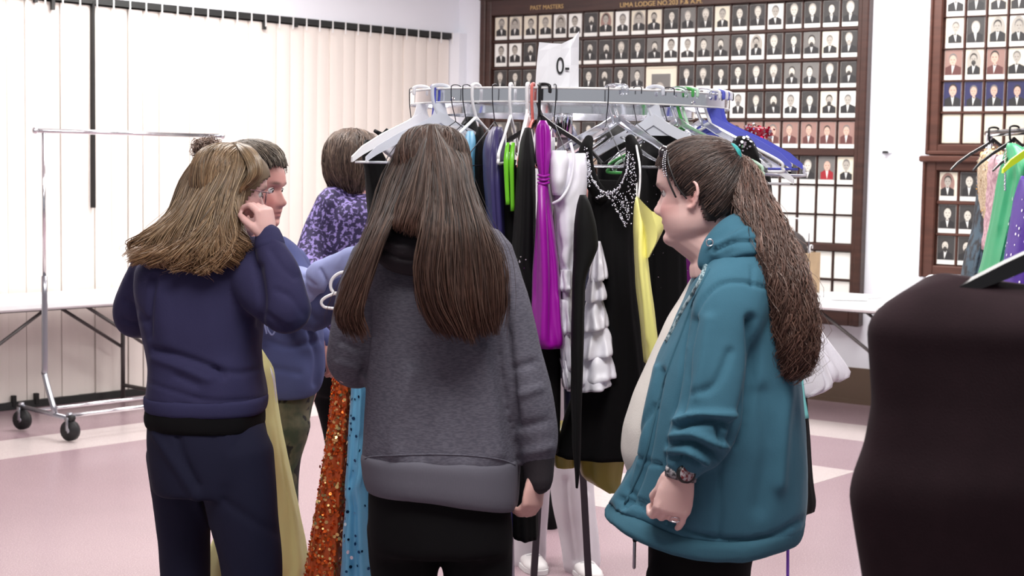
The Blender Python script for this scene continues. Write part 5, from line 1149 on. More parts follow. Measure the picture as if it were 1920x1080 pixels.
garment('cuff', C_hood, t1, [('tube', [(1009, 858, 3.36, .037), (1010, 884, 3.36, .033), (1010, 900, 3.36, .031)], 0)], voxel=.004, wr=.002, sm=1)
# hood, folded behind the neck
hst = [([(705, 440), (750, 462), (800, 466)], .008, 5), ([(703, 462), (750, 484), (800, 488)], -.008, 4), ([(705, 486), (755, 505), (800, 508)], .007, 5), ([(715, 425), (760, 440), (800, 445)], -.006, 4)]
garment('hood', C_hood, t1, [('rows', [(402, 752, 872, .05), (418, 722, 900, .08), (450, 704, 918, .10), (485, 703, 918, .105), (505, 722, 900, .08), (516, 750, 870, .05)], 3.335, dict(m=20))], voxel=.006, wr=.006, wf=(8, 8, 22), seed=8, strokes=hst)
garment('trousers', C_blk, t1, [('rows', [(840, 700, 940, .11), (900, 690, 950, .125), (960, 688, 962, .13), (1010, 690, 965, .125), (1030, 694, 962, .12)], Y1, {}),
    ('wtube', LG1[0], 0),
    ('wtube', LG1[1], 0)], voxel=.009, wr=.004, seed=9)
for q in (f1l, f1r): shoe(t1, q, (0.05, 1, 0), C_blk)
# hair
pal1 = [(60, 49, 45), (78, 62, 56), (44, 36, 34), (96, 78, 69), (66, 49, 42)]
Hm1 = hairmat('brown_hair', .5, .3)
def gy(p): return [(x, y, Y) for x, y, Y in p]
Lg = [[(800, 236, 3.41), (758, 270, 3.39), (722, 335, 3.37), (693, 425, 3.31), (662, 500, 3.26), (642, 555, 3.25), (633, 590, 3.25), (640, 618, 3.26)],
      [(803, 235, 3.38), (772, 275, 3.35), (745, 345, 3.32), (712, 430, 3.25), (684, 505, 3.23), (663, 565, 3.22), (652, 600, 3.22), (668, 634, 3.23)],
      [(806, 236, 3.36), (786, 285, 3.32), (760, 360, 3.28), (728, 430, 3.22), (702, 500, 3.21), (686, 555, 3.21), (680, 590, 3.21), (694, 632, 3.22)]]
Cg = [[(806, 236, 3.36), (786, 285, 3.30), (764, 340, 3.26), (745, 380, 3.245), (740, 405, 3.235), (738, 415, 3.23), (737, 422, 3.23), (736, 430, 3.23)],
      [(808, 236, 3.34), (800, 285, 3.27), (790, 340, 3.24), (780, 390, 3.22), (772, 410, 3.215), (770, 420, 3.215), (768, 430, 3.215), (766, 440, 3.215)],
      [(810, 236, 3.34), (815, 285, 3.27), (812, 345, 3.24), (806, 390, 3.21), (803, 420, 3.205), (802, 440, 3.20), (802, 455, 3.20), (802, 465, 3.20)]]
Rg = [[(808, 236, 3.34), (806, 300, 3.26), (800, 370, 3.22), (792, 430, 3.19), (780, 500, 3.19), (785, 560, 3.20), (802, 600, 3.21), (822, 628, 3.22)],
      [(811, 236, 3.34), (822, 300, 3.26), (828, 370, 3.22), (826, 440, 3.18), (822, 510, 3.18), (830, 565, 3.19), (848, 605, 3.20), (862, 634, 3.21)],
      [(814, 236, 3.35), (842, 300, 3.28), (852, 370, 3.24), (862, 440, 3.20), (866, 510, 3.20), (870, 570, 3.20), (878, 610, 3.21), (886, 642, 3.22)],
      [(817, 236, 3.37), (860, 295, 3.33), (876, 365, 3.28), (896, 430, 3.23), (908, 500, 3.23), (912, 560, 3.23), (916, 600, 3.24), (924, 628, 3.25)],
      [(820, 236, 3.40), (868, 275, 3.38), (886, 345, 3.34), (908, 415, 3.28), (938, 480, 3.26), (947, 545, 3.26), (944, 585, 3.27), (936, 612, 3.28)]]
hair_cap(t1, HM1, mat('hair_under_brown', (52, 42, 38), .7), .008, [z - .03 for z in HLz])
parts_ = [sheet(Lg, 620, rs1, rad=.0014, depth=.016, jit=.004, clump=9, lens=(.72, 1.02)), sheet(Lg, 420, rs1, rad=.0015, depth=.02, jit=.003, lens=(.8, 1.0)), sheet(Cg, 620, rs1, rad=.0013, depth=.012, jit=.003, clump=10, lens=(.7, 1)),
          sheet(Rg, 1500, rs1, rad=.0014, depth=.018, jit=.004, clump=18, lens=(.74, 1.02)), sheet(Rg, 900, rs1, rad=.0016, depth=.024, jit=.003, lens=(.8, .98)), sheet([Lg[0], Rg[4]], 30, rs1, rad=.0006, depth=.03, jit=.012, lens=(.6, .95), tr=(0, .04)), sheet([Rg[3], Rg[4]], 60, rs1, rad=.0006, jit=.014, tr=(.8, 1.0))]
HS1 = HeadSurf(HM1)
for tg_, rt_, nn in (([(-.09, .03, -.06), (-.085, -.03, -.06), (-.09, 0, -.07)], [(.03, .015, .1), (0, .02, .105), (-.02, 0, .1), (0, -.02, .105), (.03, -.015, .1)], 500), ([(-.03, .076, -.08), (-.055, .066, -.08)], [(.04, .006, .1), (0, .008, .107), (-.02, .004, .1)], 420), ([(-.03, -.076, -.08), (-.055, -.066, -.08)], [(.04, -.006, .1), (0, -.008, .107), (-.02, -.004, .1)], 420)):
    q = over_head(HS1, rt_, tg_, nn, rs1, K=18, rag=True, off=.009, bulge=.004, jit=.08, rad=.0013); parts_.append(q)
S = np.concatenate([p[0] for p in parts_]); Rr = np.concatenate([p[1] for p in parts_])
S[..., 0] += .0035 * np.sin(S[..., 2] * 22 + np.arange(len(S))[:, None] * .01); C = strand_cols(len(S), S.shape[1], pal1, rs1, (86, 52, 40))
rg_ = np.clip((S[:, :1, 2] * 0 + 1), 0, 1)
strands_obj('hair', t1, S, Rr, C, Hm1, rs1)
# ------------------------------------------------------------------ PERSON 2: woman in teal hoodie, profile to the left
Y2 = 3.4
C_teal = mat('teal_fleece', (62, 104, 123), .9, spec=.15, sheen=.12, var=.10, vscale=7, bump=.2, bscale=380); C_tealr = mat('teal_rib', (60, 99, 116), .9, spec=.15, bump=.4, bscale=260, stretch=(5, 5, .3))
C_wsh = mat('white_knit', (214, 208, 202), .85, bump=.3, bscale=300); C_lining = mat('white_teal_lining', (170, 190, 196), .8, two=(60, 90, 100), vscale=120)
t2 = thing('person', 'woman in open teal zip hoodie with long wavy ponytail looking down', 'person', Wz(1340, Y2, 0))
fw2 = Vector((-math.cos(R(22)), math.sin(R(22)), 0)); HM2 = head_M(1311, 357, Y2, fw2, .94, .10)
mb = MB(); head_mb(mb, HM2, 1.5)
nk2 = P(1388, 478, Y2 + .02); hp2 = P(1365, 900, Y2)
mb.tube([HM2 @ Vector((.035, 0, -.085)), P(1335, 462, Y2), P(1352, 500, Y2)], [.050, .058, .07], 20, smooth=10)
mb.ell(HM2 @ Vector((.040, 0, -.103)), (.052, .048, .026), HM2, 20, 12)
wr2 = P(1278, 880, 3.17); ax2 = Vector((fw2.y, -fw2.x, 0)) * -1; ax2 = Vector((-fw2.y, fw2.x, 0))
f2a, f2b = fl(1265, 3.33), fl(1345, 3.5)
LG2 = [[tuple(P(1285, 1080, 3.34)) + (.085,), tuple(P(1280, 1300, 3.34)) + (.062,), tuple(P(1278, 1560, 3.33)) + (.05,)],
       [tuple(P(1330, 1080, 3.46)) + (.085,), tuple(P(1335, 1300, 3.46)) + (.062,), tuple(P(1345, 1530, 3.5)) + (.05,)]]
body(mb, HM2, nk2, 1.05, hp2, wr2, P(1270, 860, 3.62), P(1352, 740, 3.2), P(1340, 740, 3.6), ax2, (f2a, f2b), 1.0, .95, legs=LG2)
fh = hand(mb, wr2, (-.22, .02, -1), (.12, -1, .05), (-1, 0, 0), 1.03, (.68, .76, .78, .36), .8, .2, .15)
hand(mb, P(1270, 860, 3.62), (-.3, 0, -1), (0, 1, 0), (-1, 0, 0), .93)
skin_obj(t2, mb, HM2, (224, 186, 180), lip=(188, 112, 110), voxel=.0034, dec=.45); eyes(t2, HM2)
# ring on the finger
rp_ = fh(.080, -.0095, .001); d_ = Vector((-.22, .02, -1)).normalized(); rc = Vector(rp_) + d_ * .016 + Vector((0, -.004, -.004))
MB().tube([rc + (Vector((1, 0, 0)) * math.cos(a) + Vector((0, 1, .3)).normalized() * math.sin(a)) * .0098 for a in np.linspace(0, 6.283, 16, endpoint=False)], .0016, 6, closed=True).build('finger_ring', M_chrome, t2)
wc = P(1277, 889, 3.17); mbw = MB(); wd_ = Vector((-.22, .02, -1)).normalized()
mbw.tube([wc - wd_ * .009, wc + wd_ * .009], [.034, .033], 24, flat=.8, up=(0, 1, 0)); wb_ = mbw.build('watch_strap', mat('patterned_strap', (44, 42, 46), .4, two=(150, 145, 150), vscale=180), t2)
wf_ = P(1286, 888, 3.137); nn_ = Vector((.35, -1, .15)).normalized()
MB().tube([wf_ + nn_ * -.004, wf_ + nn_ * .005], .0195, 24).build('watch_case', M_bk, wb_)
MB().tube([wf_ + nn_ * .005, wf_ + nn_ * .0058], .015, 24).build('watch_face', mat('watch_face_red', (120, 30, 36), .25, two=(190, 180, 184), vscale=140), wb_)
# shirt + hoodie
shr2 = garment('shirt', C_wsh, t2, [('rows', [(520, 1300, 1380, .09), (600, 1252, 1380, .12), (680, 1215, 1380, .13), (740, 1186, 1380, .14), (800, 1166, 1380, .14), (850, 1162, 1380, .14), (900, 1180, 1380, .13)], Y2 + .05, {})], voxel=.009, wr=.004, seed=12)
rows2 = [(424, 1376, 1412, .055), (438, 1352, 1424, .085), (460, 1338, 1432, .12), (490, 1322, 1442, .165), (530, 1296, 1456, .195), (570, 1278, 1468, .205), (620, 1256, 1480, .21), (680, 1228, 1493, .215), (740, 1208, 1502, .22), (800, 1194, 1508, .22), (860, 1184, 1512, .215), (910, 1172, 1512, .21), (950, 1160, 1508, .20)]
st2 = [([(1302, 590), (1322, 556), (1352, 532), (1390, 528), (1440, 540)], -0.0090, 4), ([(1411, 500), (1411, 536)], -0.0060, 3), ([(1300, 600), (1288, 660), (1285, 720), (1275, 770)], -0.0210, 7),
       ([(1408, 600), (1412, 680), (1398, 760), (1372, 830)], -0.0240, 9), ([(1330, 600), (1318, 680), (1305, 740)], 0.0090, 12), ([(1368, 660), (1340, 720), (1300, 740)], -0.0075, 8), ([(1372, 800), (1340, 790), (1300, 792), (1272, 800)], -0.0165, 6), ([(1268, 790), (1300, 780), (1345, 778), (1380, 780)], 0.0150, 7),
       ([(1262, 818), (1300, 815), (1340, 832), (1366, 836)], 0.0150, 7), ([(1258, 832), (1296, 830), (1336, 850), (1352, 862)], -0.0180, 5), ([(1254, 845), (1290, 846), (1325, 866)], 0.0150, 6), ([(1256, 860), (1285, 858), (1310, 872)], -0.0150, 4),
       ([(1345, 800), (1352, 830)], -0.0135, 5), ([(1462, 640), (1478, 720), (1470, 800), (1462, 900)], 0.0120, 12), ([(1430, 740), (1440, 840), (1425, 930)], -0.0090, 18), ([(1232, 690), (1212, 780), (1200, 860), (1165, 940)], 0.0150, 6), ([(1242, 695), (1225, 790), (1212, 860), (1180, 950)], -0.0150, 5),
       ([(1226, 760), (1205, 810), (1196, 850), (1212, 866), (1238, 872)], -0.0105, 3), ([(1196, 862), (1186, 925), (1236, 944)], -0.0075, 3), ([(1178, 936), (1250, 962), (1340, 980), (1430, 978), (1506, 950)], -0.0105, 4), ([(1350, 880), (1352, 975)], -0.0060, 4)]
def teal_bend(co):
    px = proj(co); co = co.copy(); w_ = np.clip((px[:, 1] - 880) / 90, 0, 1); u = np.clip((px[:, 0] - 1180) / 200, 0, 1); ar = (px[:, 0] > 1228) & (px[:, 0] < 1330) & (co[:, 1] < 3.24) & (px[:, 1] < 910)
    co[:, 2] -= np.where(ar, 0, .035 * w_ * np.sin(u * math.pi * .5)); co[:, 0] -= np.where(ar, 0, .028 * w_ * np.clip(1 - (px[:, 0] - 1165) / 40, 0, 1)); return co
hod2 = garment('zip_hoodie', C_teal, t2, [('rows', rows2, Y2, dict(ex=2.4, n=64)),
    ('tube', [(1392, 520, 3.30, .080), (1372, 575, 3.24, .080), (1352, 650, 3.21, .070), (1343, 720, 3.19, .068), (1332, 775, 3.18, .068), (1312, 820, 3.172, .066), (1298, 846, 3.17, .059), (1288, 862, 3.17, .045)], 0),
    ('tube', [(1350, 560, 3.55, .07), (1335, 700, 3.6, .065), (1290, 820, 3.62, .05)], 0)],
    voxel=.0062, sm=4, wr=.005, seed=14, strokes=st2, fine=.0008, extra=teal_bend)
def tb2(co):
    px = proj(co); co = co.copy(); u = np.clip((px[:, 0] - 1150) / 210, 0, 1); u2 = np.clip((px[:, 0] - 1400) / 110, 0, 1); co[:, 2] -= .045 * np.sin(u * math.pi / 2) - .020 * u2; return co
garment('hem_band', C_tealr, t2, [('rows', [(936, 1162, 1508, .20), (946, 1148, 1507, .21), (966, 1130, 1504, .21), (974, 1134, 1500, .20)], Y2, dict(ex=2.4, m=20, n=90))], voxel=.006, sm=2, wr=.003, wf=(14, 14, 4), seed=15, extra=tb2)
hd2 = [([(1338, 470), (1375, 455), (1420, 452)], -.008, 4), ([(1345, 460), (1380, 440), (1405, 425)], .006, 5), ([(1350, 492), (1392, 474), (1432, 474)], .006, 6)]
garment('hood', C_teal, t2, [('tube', [(1326, 492, 3.29, .022), (1342, 466, 3.29, .030), (1372, 440, 3.30, .036), (1402, 424, 3.37, .036), (1412, 426, 3.44, .034), (1380, 440, 3.53, .034), (1340, 470, 3.53, .028)], 0),
    ('tube', [(1400, 436, 3.34, .040), (1424, 462, 3.36, .050), (1430, 482, 3.38, .040)], 0), ('tube', [(1358, 470, 3.27, .030), (1396, 462, 3.27, .040), (1425, 470, 3.33, .04)], 0)], voxel=.006, wr=.003, seed=16, strokes=hd2)
MB().tube([P(1331, 455, 3.262) + Vector((math.cos(a) * .007, -.001, math.sin(a) * .007)) for a in np.linspace(0, 6.283, 16, endpoint=False)], .0018, 6, closed=True).build('eyelet', M_chrome, t2)
zp = snap([(1330, 505), (1302, 560), (1276, 630), (1250, 700), (1226, 790), (1206, 870), (1172, 945)], hod2, 0)
MB().tube(zp, .003, 6).build('zip', C_tealr, t2)
MB().tube(snap([(1325, 496), (1312, 530), (1285, 574), (1268, 606), (1250, 640)], [hod2, shr2], 0), .006, 6).build('neck_lining', C_lining, t2)
cf = MB(); cf.tube([P(1286, 860, 3.17), P(1281, 876, 3.17)], [.037, .036], 24); 
garment('cuff', C_tealr, t2, [('tube', [(1289, 856, 3.17, .036), (1283, 872, 3.17, .0345)], 0)], voxel=.004, sm=1, wr=.0015)
garment('trousers', C_blk, t2, [('rows', [(880, 1215, 1480, .15), (960, 1214, 1440, .17), (1040, 1214, 1408, .16), (1100, 1214, 1404, .14)], Y2, dict(ex=2.3)),
    ('wtube', LG2[0], 0), ('wtube', LG2[1], 0)], voxel=.009, wr=.004, seed=17)
for q in (f2a, f2b): shoe(t2, q, fw2, C_blk)
t = thing('cord_lock', 'black toggle and zip pull hanging under the front of the teal hoodie', 'zip pull', P(1190, 1010, 3.42)); MB().tube([P(1172, 975, 3.4), P(1186, 992, 3.42), P(1192, 1015, 3.42)], .006, 8).build('toggle', C_blk, t); MB().tube([P(1190, 1012, 3.42), P(1189, 1064, 3.42)], .0035, 8, round_=True).build('pull_tab', M_steel, t)
# hair: combed back, tied, wavy ponytail
rs2 = np.random.default_rng(31); pal2 = [(64, 50, 48), (84, 66, 60), (50, 40, 38), (104, 82, 72), (74, 54, 48)]
hl2 = [z + a for z, a in zip(HLz, (.0, .008, 0, 0, 0, 0, 0, 0))]
hair_cap(t2, HM2, mat('hair_under_dark', (50, 40, 38), .6), .005, hl2, full=1.5)
HS2 = HeadSurf(HM2, 1.5); tie = [(-.075, .012, .058), (-.078, .0, .05), (-.07, -.01, .055)]
rt = [(.088, .0, .058), (.080, .03, .055), (.055, .062, .045), (.035, .072, .02), (.012, .076, -.004), (-.02, .076, -.02), (-.035, .07, -.05), (-.06, .05, -.072), (-.08, .0, -.075)]
A1 = over_head(HS2, rt, tie, 1500, rs2, off=.0065, bulge=.007, jit=.04, rad=.0010)
A2 = over_head(HS2, [(.088, .0, .058), (.080, -.03, .055), (.055, -.062, .045), (.012, -.076, -.004), (-.06, -.05, -.072), (-.08, 0, -.075)], tie, 300, rs2, off=.0065, bulge=.007, jit=.04, rad=.0010)
S = np.concatenate([A1[0], A2[0]]); Rr = np.concatenate([A1[1], A2[1]]); strands_obj('combed_hair', t2, S, Rr, strand_cols(len(S), S.shape[1], [(58, 45, 42), (76, 60, 54), (46, 36, 34), (92, 72, 64)], rs2), hairmat('dark_brown_hair'), rs2)
PT = [(1370, 288, 3.40, 9, .016), (1388, 304, 3.38, 22, .03), (1402, 350, 3.35, 36, .045), (1428, 410, 3.30, 42, .05), (1456, 470, 3.25, 45, .05), (1476, 530, 3.22, 46, .05), (1488, 590, 3.21, 45, .048), (1492, 645, 3.21, 42, .042), (1488, 685, 3.22, 34, .035), (1482, 712, 3.23, 22, .025)]
B1_ = lock(PT, 2500, rs2, K=34, rad=.0013, wave=.0085, wfreq=6.0, jit=.0035, lens=(.78, 1.0), clumps=60); g1_ = lock.grp; B2_ = lock(PT, 260, rs2, K=34, rad=.0006, wave=.010, wfreq=7, jit=.010, lens=(.8, 1.03))
for q in B2_[0], : q[..., 0] += 0
S = np.concatenate([B1_[0], B2_[0]]); Rr = np.concatenate([B1_[1], B2_[1]]); strands_obj('ponytail', t2, S, Rr, strand_cols(len(S), S.shape[1], [(98, 76, 68), (124, 100, 90), (78, 58, 52), (110, 82, 72)], rs2, (100, 66, 52), grp=np.concatenate([g1_, rs2.integers(60, size=260)]), gv=.38), hairmat('wavy_brown_hair', .38), rs2)
garment('hair_tie', mat('teal_scrunchie', (40, 150, 150), .7), t2, [('tube', [(1366, 281, 3.38, .009), (1372, 276, 3.37, .009), (1381, 284, 3.36, .009), (1382, 296, 3.36, .009), (1374, 303, 3.37, .009), (1367, 300, 3.39, .009)], 0)], voxel=.0025, sm=1, wr=.002, wf=(60, 60, 60))
# sunglasses pushed up as a hair band
gp = lambda d, o: HS2.at(d, o)
sg = MB().tube([gp((.03, .076, -.012), .011), gp((.040, .072, .02), .012), gp((.048, .062, .055), .013), gp((.052, .048, .085), .013)], [.002, .0022, .0026, .003], 8, smooth=20).build('glasses_temple', M_bk, t2)
MB().tube([gp((.006, .076, -.016), .010), gp((.022, .074, .01), .012), gp((.036, .064, .05), .013), gp((.044, .052, .08), .013)], [.0015, .0018, .002, .003], 8, smooth=20).build('glasses_temple', M_bk, t2)
mb = MB(); mb.ell(gp((.060, .036, .085), .010), (.012, .022, .016), HM2, 16, 10); mb.build('lens', mat('smoked_lens', (40, 36, 40), .1, spec=.8), t2)
mb = MB()
for i in range(26):
    u = i / 12.5; q = i % 2; mb.ell(gp((.052 - .006 * q - (i // 2) * .0004, .050 + .0008 * i, .082 - .0028 * (i // 2) * 1.5), .016), [.0017] * 3, n=6, k=4)
o = mb.build('rhinestones', K_sil, sg); o['kind'] = 'stuff'
# ------------------------------------------------------------------ PERSON 3: girl in navy sweatshirt with wavy dark-blonde hair
Y3 = 4.1
C_nvy = mat('navy_fleece', (54, 52, 84), .88, spec=.15, sheen=.1, var=.07, vscale=7, bump=.2, bscale=350); C_nvr = mat('navy_rib', (56, 55, 88), .88, spec=.15, bump=.35, bscale=250, stretch=(5, 5, .3)); C_nvt = mat('navy_jersey', (32, 33, 54), .85, spec=.2, var=.08, vscale=6)
t3 = thing('person', 'girl in navy sweatshirt and sweatpants, dark-blonde hair down, hand raised to her nose', 'person', Wz(400, Y3, 0))
fw3 = Vector((.88, .47, 0)); HM3 = head_M(431, 355, Y3, fw3, .97, .16)
mb = MB(); head_mb(mb, HM3)
ax3 = Vector((-fw3.y, fw3.x, 0)); axb3 = Vector((-.9, .44, 0))
wr3 = P(504, 452, 3.97); wl3 = P(330, 610, 4.42); f3a, f3b = fl(352, 4.2), fl(468, 4.05)
LG3 = [[tuple(P(338, 850, 4.14)) + (.088,), tuple(P(342, 960, 4.16)) + (.074,), tuple(P(348, 1080, 4.18)) + (.064,), tuple(P(352, 1300, 4.2)) + (.055,), tuple(P(352, 1395, 4.2)) + (.05,)],
       [tuple(P(440, 850, 4.06)) + (.102,), tuple(P(456, 960, 4.05)) + (.092,), tuple(P(472, 1080, 4.05)) + (.078,), tuple(P(470, 1300, 4.05)) + (.06,), tuple(P(468, 1400, 4.05)) + (.052,)]]
body(mb, HM3, P(420, 452, Y3), 1.0, P(388, 770, Y3), wl3, wr3, P(246, 595, 4.18), P(545, 582, 3.96), (-1, .1, 0), (f3a, f3b), 1.0, legs=LG3)
hand(mb, wr3, (-.18, .05, 1), (.85, -.5, .1), (-.5, -.5, 0), .92, (.75, .85, .9, .95), .6)
hand(mb, wl3, (.5, .8, 0), (0, -.3, 1), (1, 0, 0), .92)
skin_obj(t3, mb, HM3, (222, 178, 172), voxel=.0038, dec=.45); eyes(t3, HM3)
rows3 = [(446, 385, 470, .06), (458, 340, 482, .09), (474, 285, 490, .12), (500, 256, 500, .14), (540, 252, 500, .145), (600, 262, 495, .145), (650, 276, 490, .145), (690, 282, 493, .15), (720, 280, 498, .155), (745, 276, 500, .155)]
st3 = [([(485, 500), (492, 560), (488, 610)], -.013, 7), ([(290, 520), (282, 580), (280, 630)], -.010, 6), ([(288, 655), (340, 668), (400, 690), (420, 705)], -.011, 6), ([(288, 672), (340, 690), (390, 712)], .008, 7), ([(400, 692), (450, 700), (494, 690)], -.007, 6), ([(330, 705), (370, 722)], -.006, 6),
       ([(300, 560), (310, 640)], .006, 16), ([(420, 560), (430, 660)], -.006, 22), ([(508, 470), (530, 500), (552, 520)], -.007, 6), ([(510, 450), (536, 470), (560, 510)], .006, 6), ([(520, 545), (548, 560), (570, 590)], -.006, 7), ([(500, 590), (540, 620)], -.006, 6), ([(236, 565), (258, 580), (276, 610)], -.007, 6), ([(232, 600), (250, 606), (275, 600)], -.006, 5),
       ([(276, 716), (330, 735), (400, 752), (497, 748)], -.005, 4)]
garment('sweatshirt', C_nvy, t3, [('rows', rows3, Y3, dict(ex=2.5)),
    ('tube', [(292, 500, 4.12, .062), (264, 550, 4.14, .057), (252, 592, 4.19, .052), (275, 604, 4.30, .046), (315, 608, 4.40, .04)], 0),
    ('tube', [(462, 500, 4.05, .080), (500, 545, 3.99, .074), (532, 575, 3.95, .064), (536, 572, 3.93, .062), (524, 510, 3.94, .050), (508, 466, 3.965, .038), (504, 455, 3.97, .036)], 0)], voxel=.0065, wr=.006, seed=23, strokes=st3, fine=.001)
garment('hem_band', C_nvr, t3, [('rows', [(738, 274, 502, .157), (750, 273, 502, .159), (764, 275, 500, .157), (770, 280, 496, .15)], Y3, dict(ex=2.5, m=18, n=80))], voxel=.006, sm=2, wr=.002, seed=24)
garment('cuff', C_nvr, t3, [('tube', [(506, 460, 3.965, .038), (504, 446, 3.97, .035)], 0)], voxel=.004, sm=1, wr=.001)
garment('undershirt', C_blk, t3, [('rows', [(750, 280, 494, .15), (775, 272, 497, .155), (790, 274, 497, .155), (800, 282, 494, .15)], Y3, dict(ex=2.4, m=16))], voxel=.007, sm=2, wr=.005, wf=(14, 14, 8), seed=25)
garment('sweatpants', C_nvt, t3, [('rows', [(770, 278, 492, .14), (830, 278, 505, .15), (880, 282, 512, .15), (920, 288, 516, .145)], Y3, {}),
    ('wtube', LG3[0], 0),
    ('wtube', LG3[1], 0)],
    voxel=.009, wr=.008, wf=(7, 7, 3), seed=26, strokes=[([(290, 815), (320, 860), (360, 920), (388, 985)], .009, 8), ([(330, 800), (340, 850), (370, 910)], -.009, 7), ([(395, 985), (420, 1040), (445, 1080)], .004, 8), ([(420, 940), (480, 980), (520, 1000)], -.006, 9), ([(430, 820), (425, 900)], .005, 12)])
for q in (f3a, f3b): shoe(t3, q, fw3, C_blk)
rs3 = np.random.default_rng(41)
# glasses
M_gl = mat('glasses_wire', (150, 120, 125), .3, metal=.7); M_lens = mat('glasses_lens', (230, 230, 235), .03, trans=.9, spec=.6)
gM = lambda x, y, z: HM3 @ Vector((x, y, z))
gl = MB().tube([gM(-.0, -.080, .004), gM(.04, -.080, .006), (gM(.088, -.066, .006))], .0014, 6).build('glasses_temple', M_gl, t3)
for sg in (-1, 1):
    c = [gM(.098 - .012 * (abs(math.cos(a) * .024 + .033) / .03) ** 1.5 * .5, sg * (.033 + .024 * math.cos(a)), -.006 + .016 * math.sin(a)) for a in np.linspace(0, 6.283, 20, endpoint=False)]
    MB().tube(c, .0014, 6, closed=True).build('glasses_rim', M_gl, gl); mb = MB(); mb.add(c, [tuple(range(20))]); mb.build('glasses_lens', M_lens, gl, smooth=False)
hair_cap(t3, HM3, mat('hair_under_blonde', (104, 84, 62), .7), .010, [z - .02 for z in HLz])
HG = [[(432, 270, 4.16), (382, 284, 4.16), (350, 328, 4.14), (320, 388, 4.10), (282, 430, 4.06), (255, 452, 4.04), (240, 466, 4.03), (234, 480, 4.03)],
      [(434, 269, 4.12), (394, 294, 4.09), (364, 350, 4.05), (346, 402, 4.01), (316, 442, 3.98), (294, 470, 3.97), (282, 486, 3.97), (274, 498, 3.97)],
      [(437, 268, 4.09), (424, 303, 4.04), (402, 360, 4.00), (380, 412, 3.97), (360, 452, 3.95), (344, 482, 3.94), (334, 497, 3.94), (326, 506, 3.94)],
      [(441, 268, 4.08), (443, 308, 4.03), (428, 365, 3.99), (414, 417, 3.96), (402, 457, 3.94), (390, 487, 3.93), (380, 502, 3.93), (372, 512, 3.93)],
      [(446, 268, 4.09), (458, 300, 4.03), (440, 352, 4.00), (434, 402, 3.97), (432, 442, 3.95), (433, 472, 3.94), (428, 492, 3.94), (420, 508, 3.94)],
      [(450, 268, 4.11), (472, 298, 4.05), (452, 352, 4.02), (446, 402, 4.00), (450, 430, 3.99), (458, 444, 3.98), (466, 454, 3.97), (472, 464, 3.97)]]
FG = [[(444, 268, 4.08), (462, 276, 4.05), (476, 292, 4.03), (484, 310, 4.02), (484, 326, 4.02), (474, 338, 4.02), (462, 346, 4.01), (452, 352, 4.01)],
      [(450, 269, 4.12), (474, 278, 4.10), (487, 294, 4.08), (492, 312, 4.08), (490, 326, 4.07), (478, 340, 4.05), (466, 350, 4.03), (456, 358, 4.02)]]
FG2 = [[(441, 268, 4.08), (452, 285, 4.03), (462, 305, 4.01), (466, 322, 4.0), (462, 336, 4.0), (456, 346, 4.0), (452, 354, 4.0), (450, 362, 4.0)], FG[0]]
first3 = sheet(HG, 2300, rs3, K=26, rad=.0017, depth=.016, jit=.004, clump=26, wave=.019, wfreq=2.3, lens=(.80, 1.02)); gs3 = sheet.grp
ps = [first3, sheet(HG, 900, rs3, K=26, rad=.0019, depth=.03, jit=.004, wave=.008, wfreq=2.4, lens=(.8, .98)), sheet(FG, 260, rs3, K=26, rad=.0014, depth=.008, jit=.002, lens=(.9, 1)), sheet(FG2, 320, rs3, K=26, rad=.0014, depth=.008, jit=.002, lens=(.9, 1)), sheet(HG, 120, rs3, K=26, rad=.0006, depth=.03, jit=.012, wave=.012, wfreq=3)]
HS3 = HeadSurf(HM3)
g3_ = None
ps.append(over_head(HS3, [(.03, -.01, .1), (0, 0, .107), (-.03, .01, .1)], [(-.09, .0, -.06), (-.07, .05, -.06), (-.07, -.05, -.07), (-.03, -.078, -.05)], 600, rs3, K=26, rag=True, off=.007, bulge=.004, jit=.08, rad=.0014))
S = np.concatenate([p[0] for p in ps]); Rr = np.concatenate([p[1] for p in ps])
strands_obj('hair', t3, S, Rr, strand_cols(len(S), S.shape[1], [(142, 120, 94), (118, 97, 74), (164, 142, 114), (94, 76, 58), (130, 106, 80)], rs3, (150, 108, 72), grp=np.concatenate([gs3, rs3.integers(26, size=len(S) - 2300)]), gv=.42), hairmat('dark_blonde_hair', .36), rs3)
# ------------------------------------------------------------------ PERSON 4: woman with curly updo and camouflage trousers
Y4 = 4.8
t4 = thing('person', 'woman with dark curly updo in slate blue sweatshirt and camouflage trousers, facing right', 'person', Wz(540, Y4, 0))
fw4 = Vector((.95, -.31, 0)); HM4 = head_M(478, 352, Y4, fw4, .98, .06)
mb = MB(); head_mb(mb, HM4)
C_sl = mat('slate_blue_fleece', (82, 88, 132), .88, spec=.15, var=.08, vscale=8, bump=.2, bscale=300); C_lv = mat('lavender_fleece', (150, 158, 206), .85, var=.08, vscale=10); C_dn = mat('dark_slate_fleece', (46, 50, 88), .88, spec=.15)
wr4 = P(664, 500, 4.42); wo4 = P(600, 640, 4.95); f4a, f4b = fl(520, 4.9), fl(560, 4.75)
LG4 = [[tuple(P(525, 790, 4.75)) + (.092,), tuple(P(516, 900, 4.75)) + (.070,), tuple(P(528, 1100, 4.75)) + (.058,), tuple(P(555, 1255, 4.75)) + (.05,)],
       [tuple(P(510, 800, 4.88)) + (.085,), tuple(P(505, 1000, 4.9)) + (.065,), tuple(P(518, 1230, 4.9)) + (.05,)]]
body(mb, HM4, P(482, 440, Y4), 1.0, P(530, 745, Y4), wo4, wr4, P(560, 640, 5.0), P(588, 590, 4.62), (.3, .95, 0), (f4a, f4b), 1.0, legs=LG4)
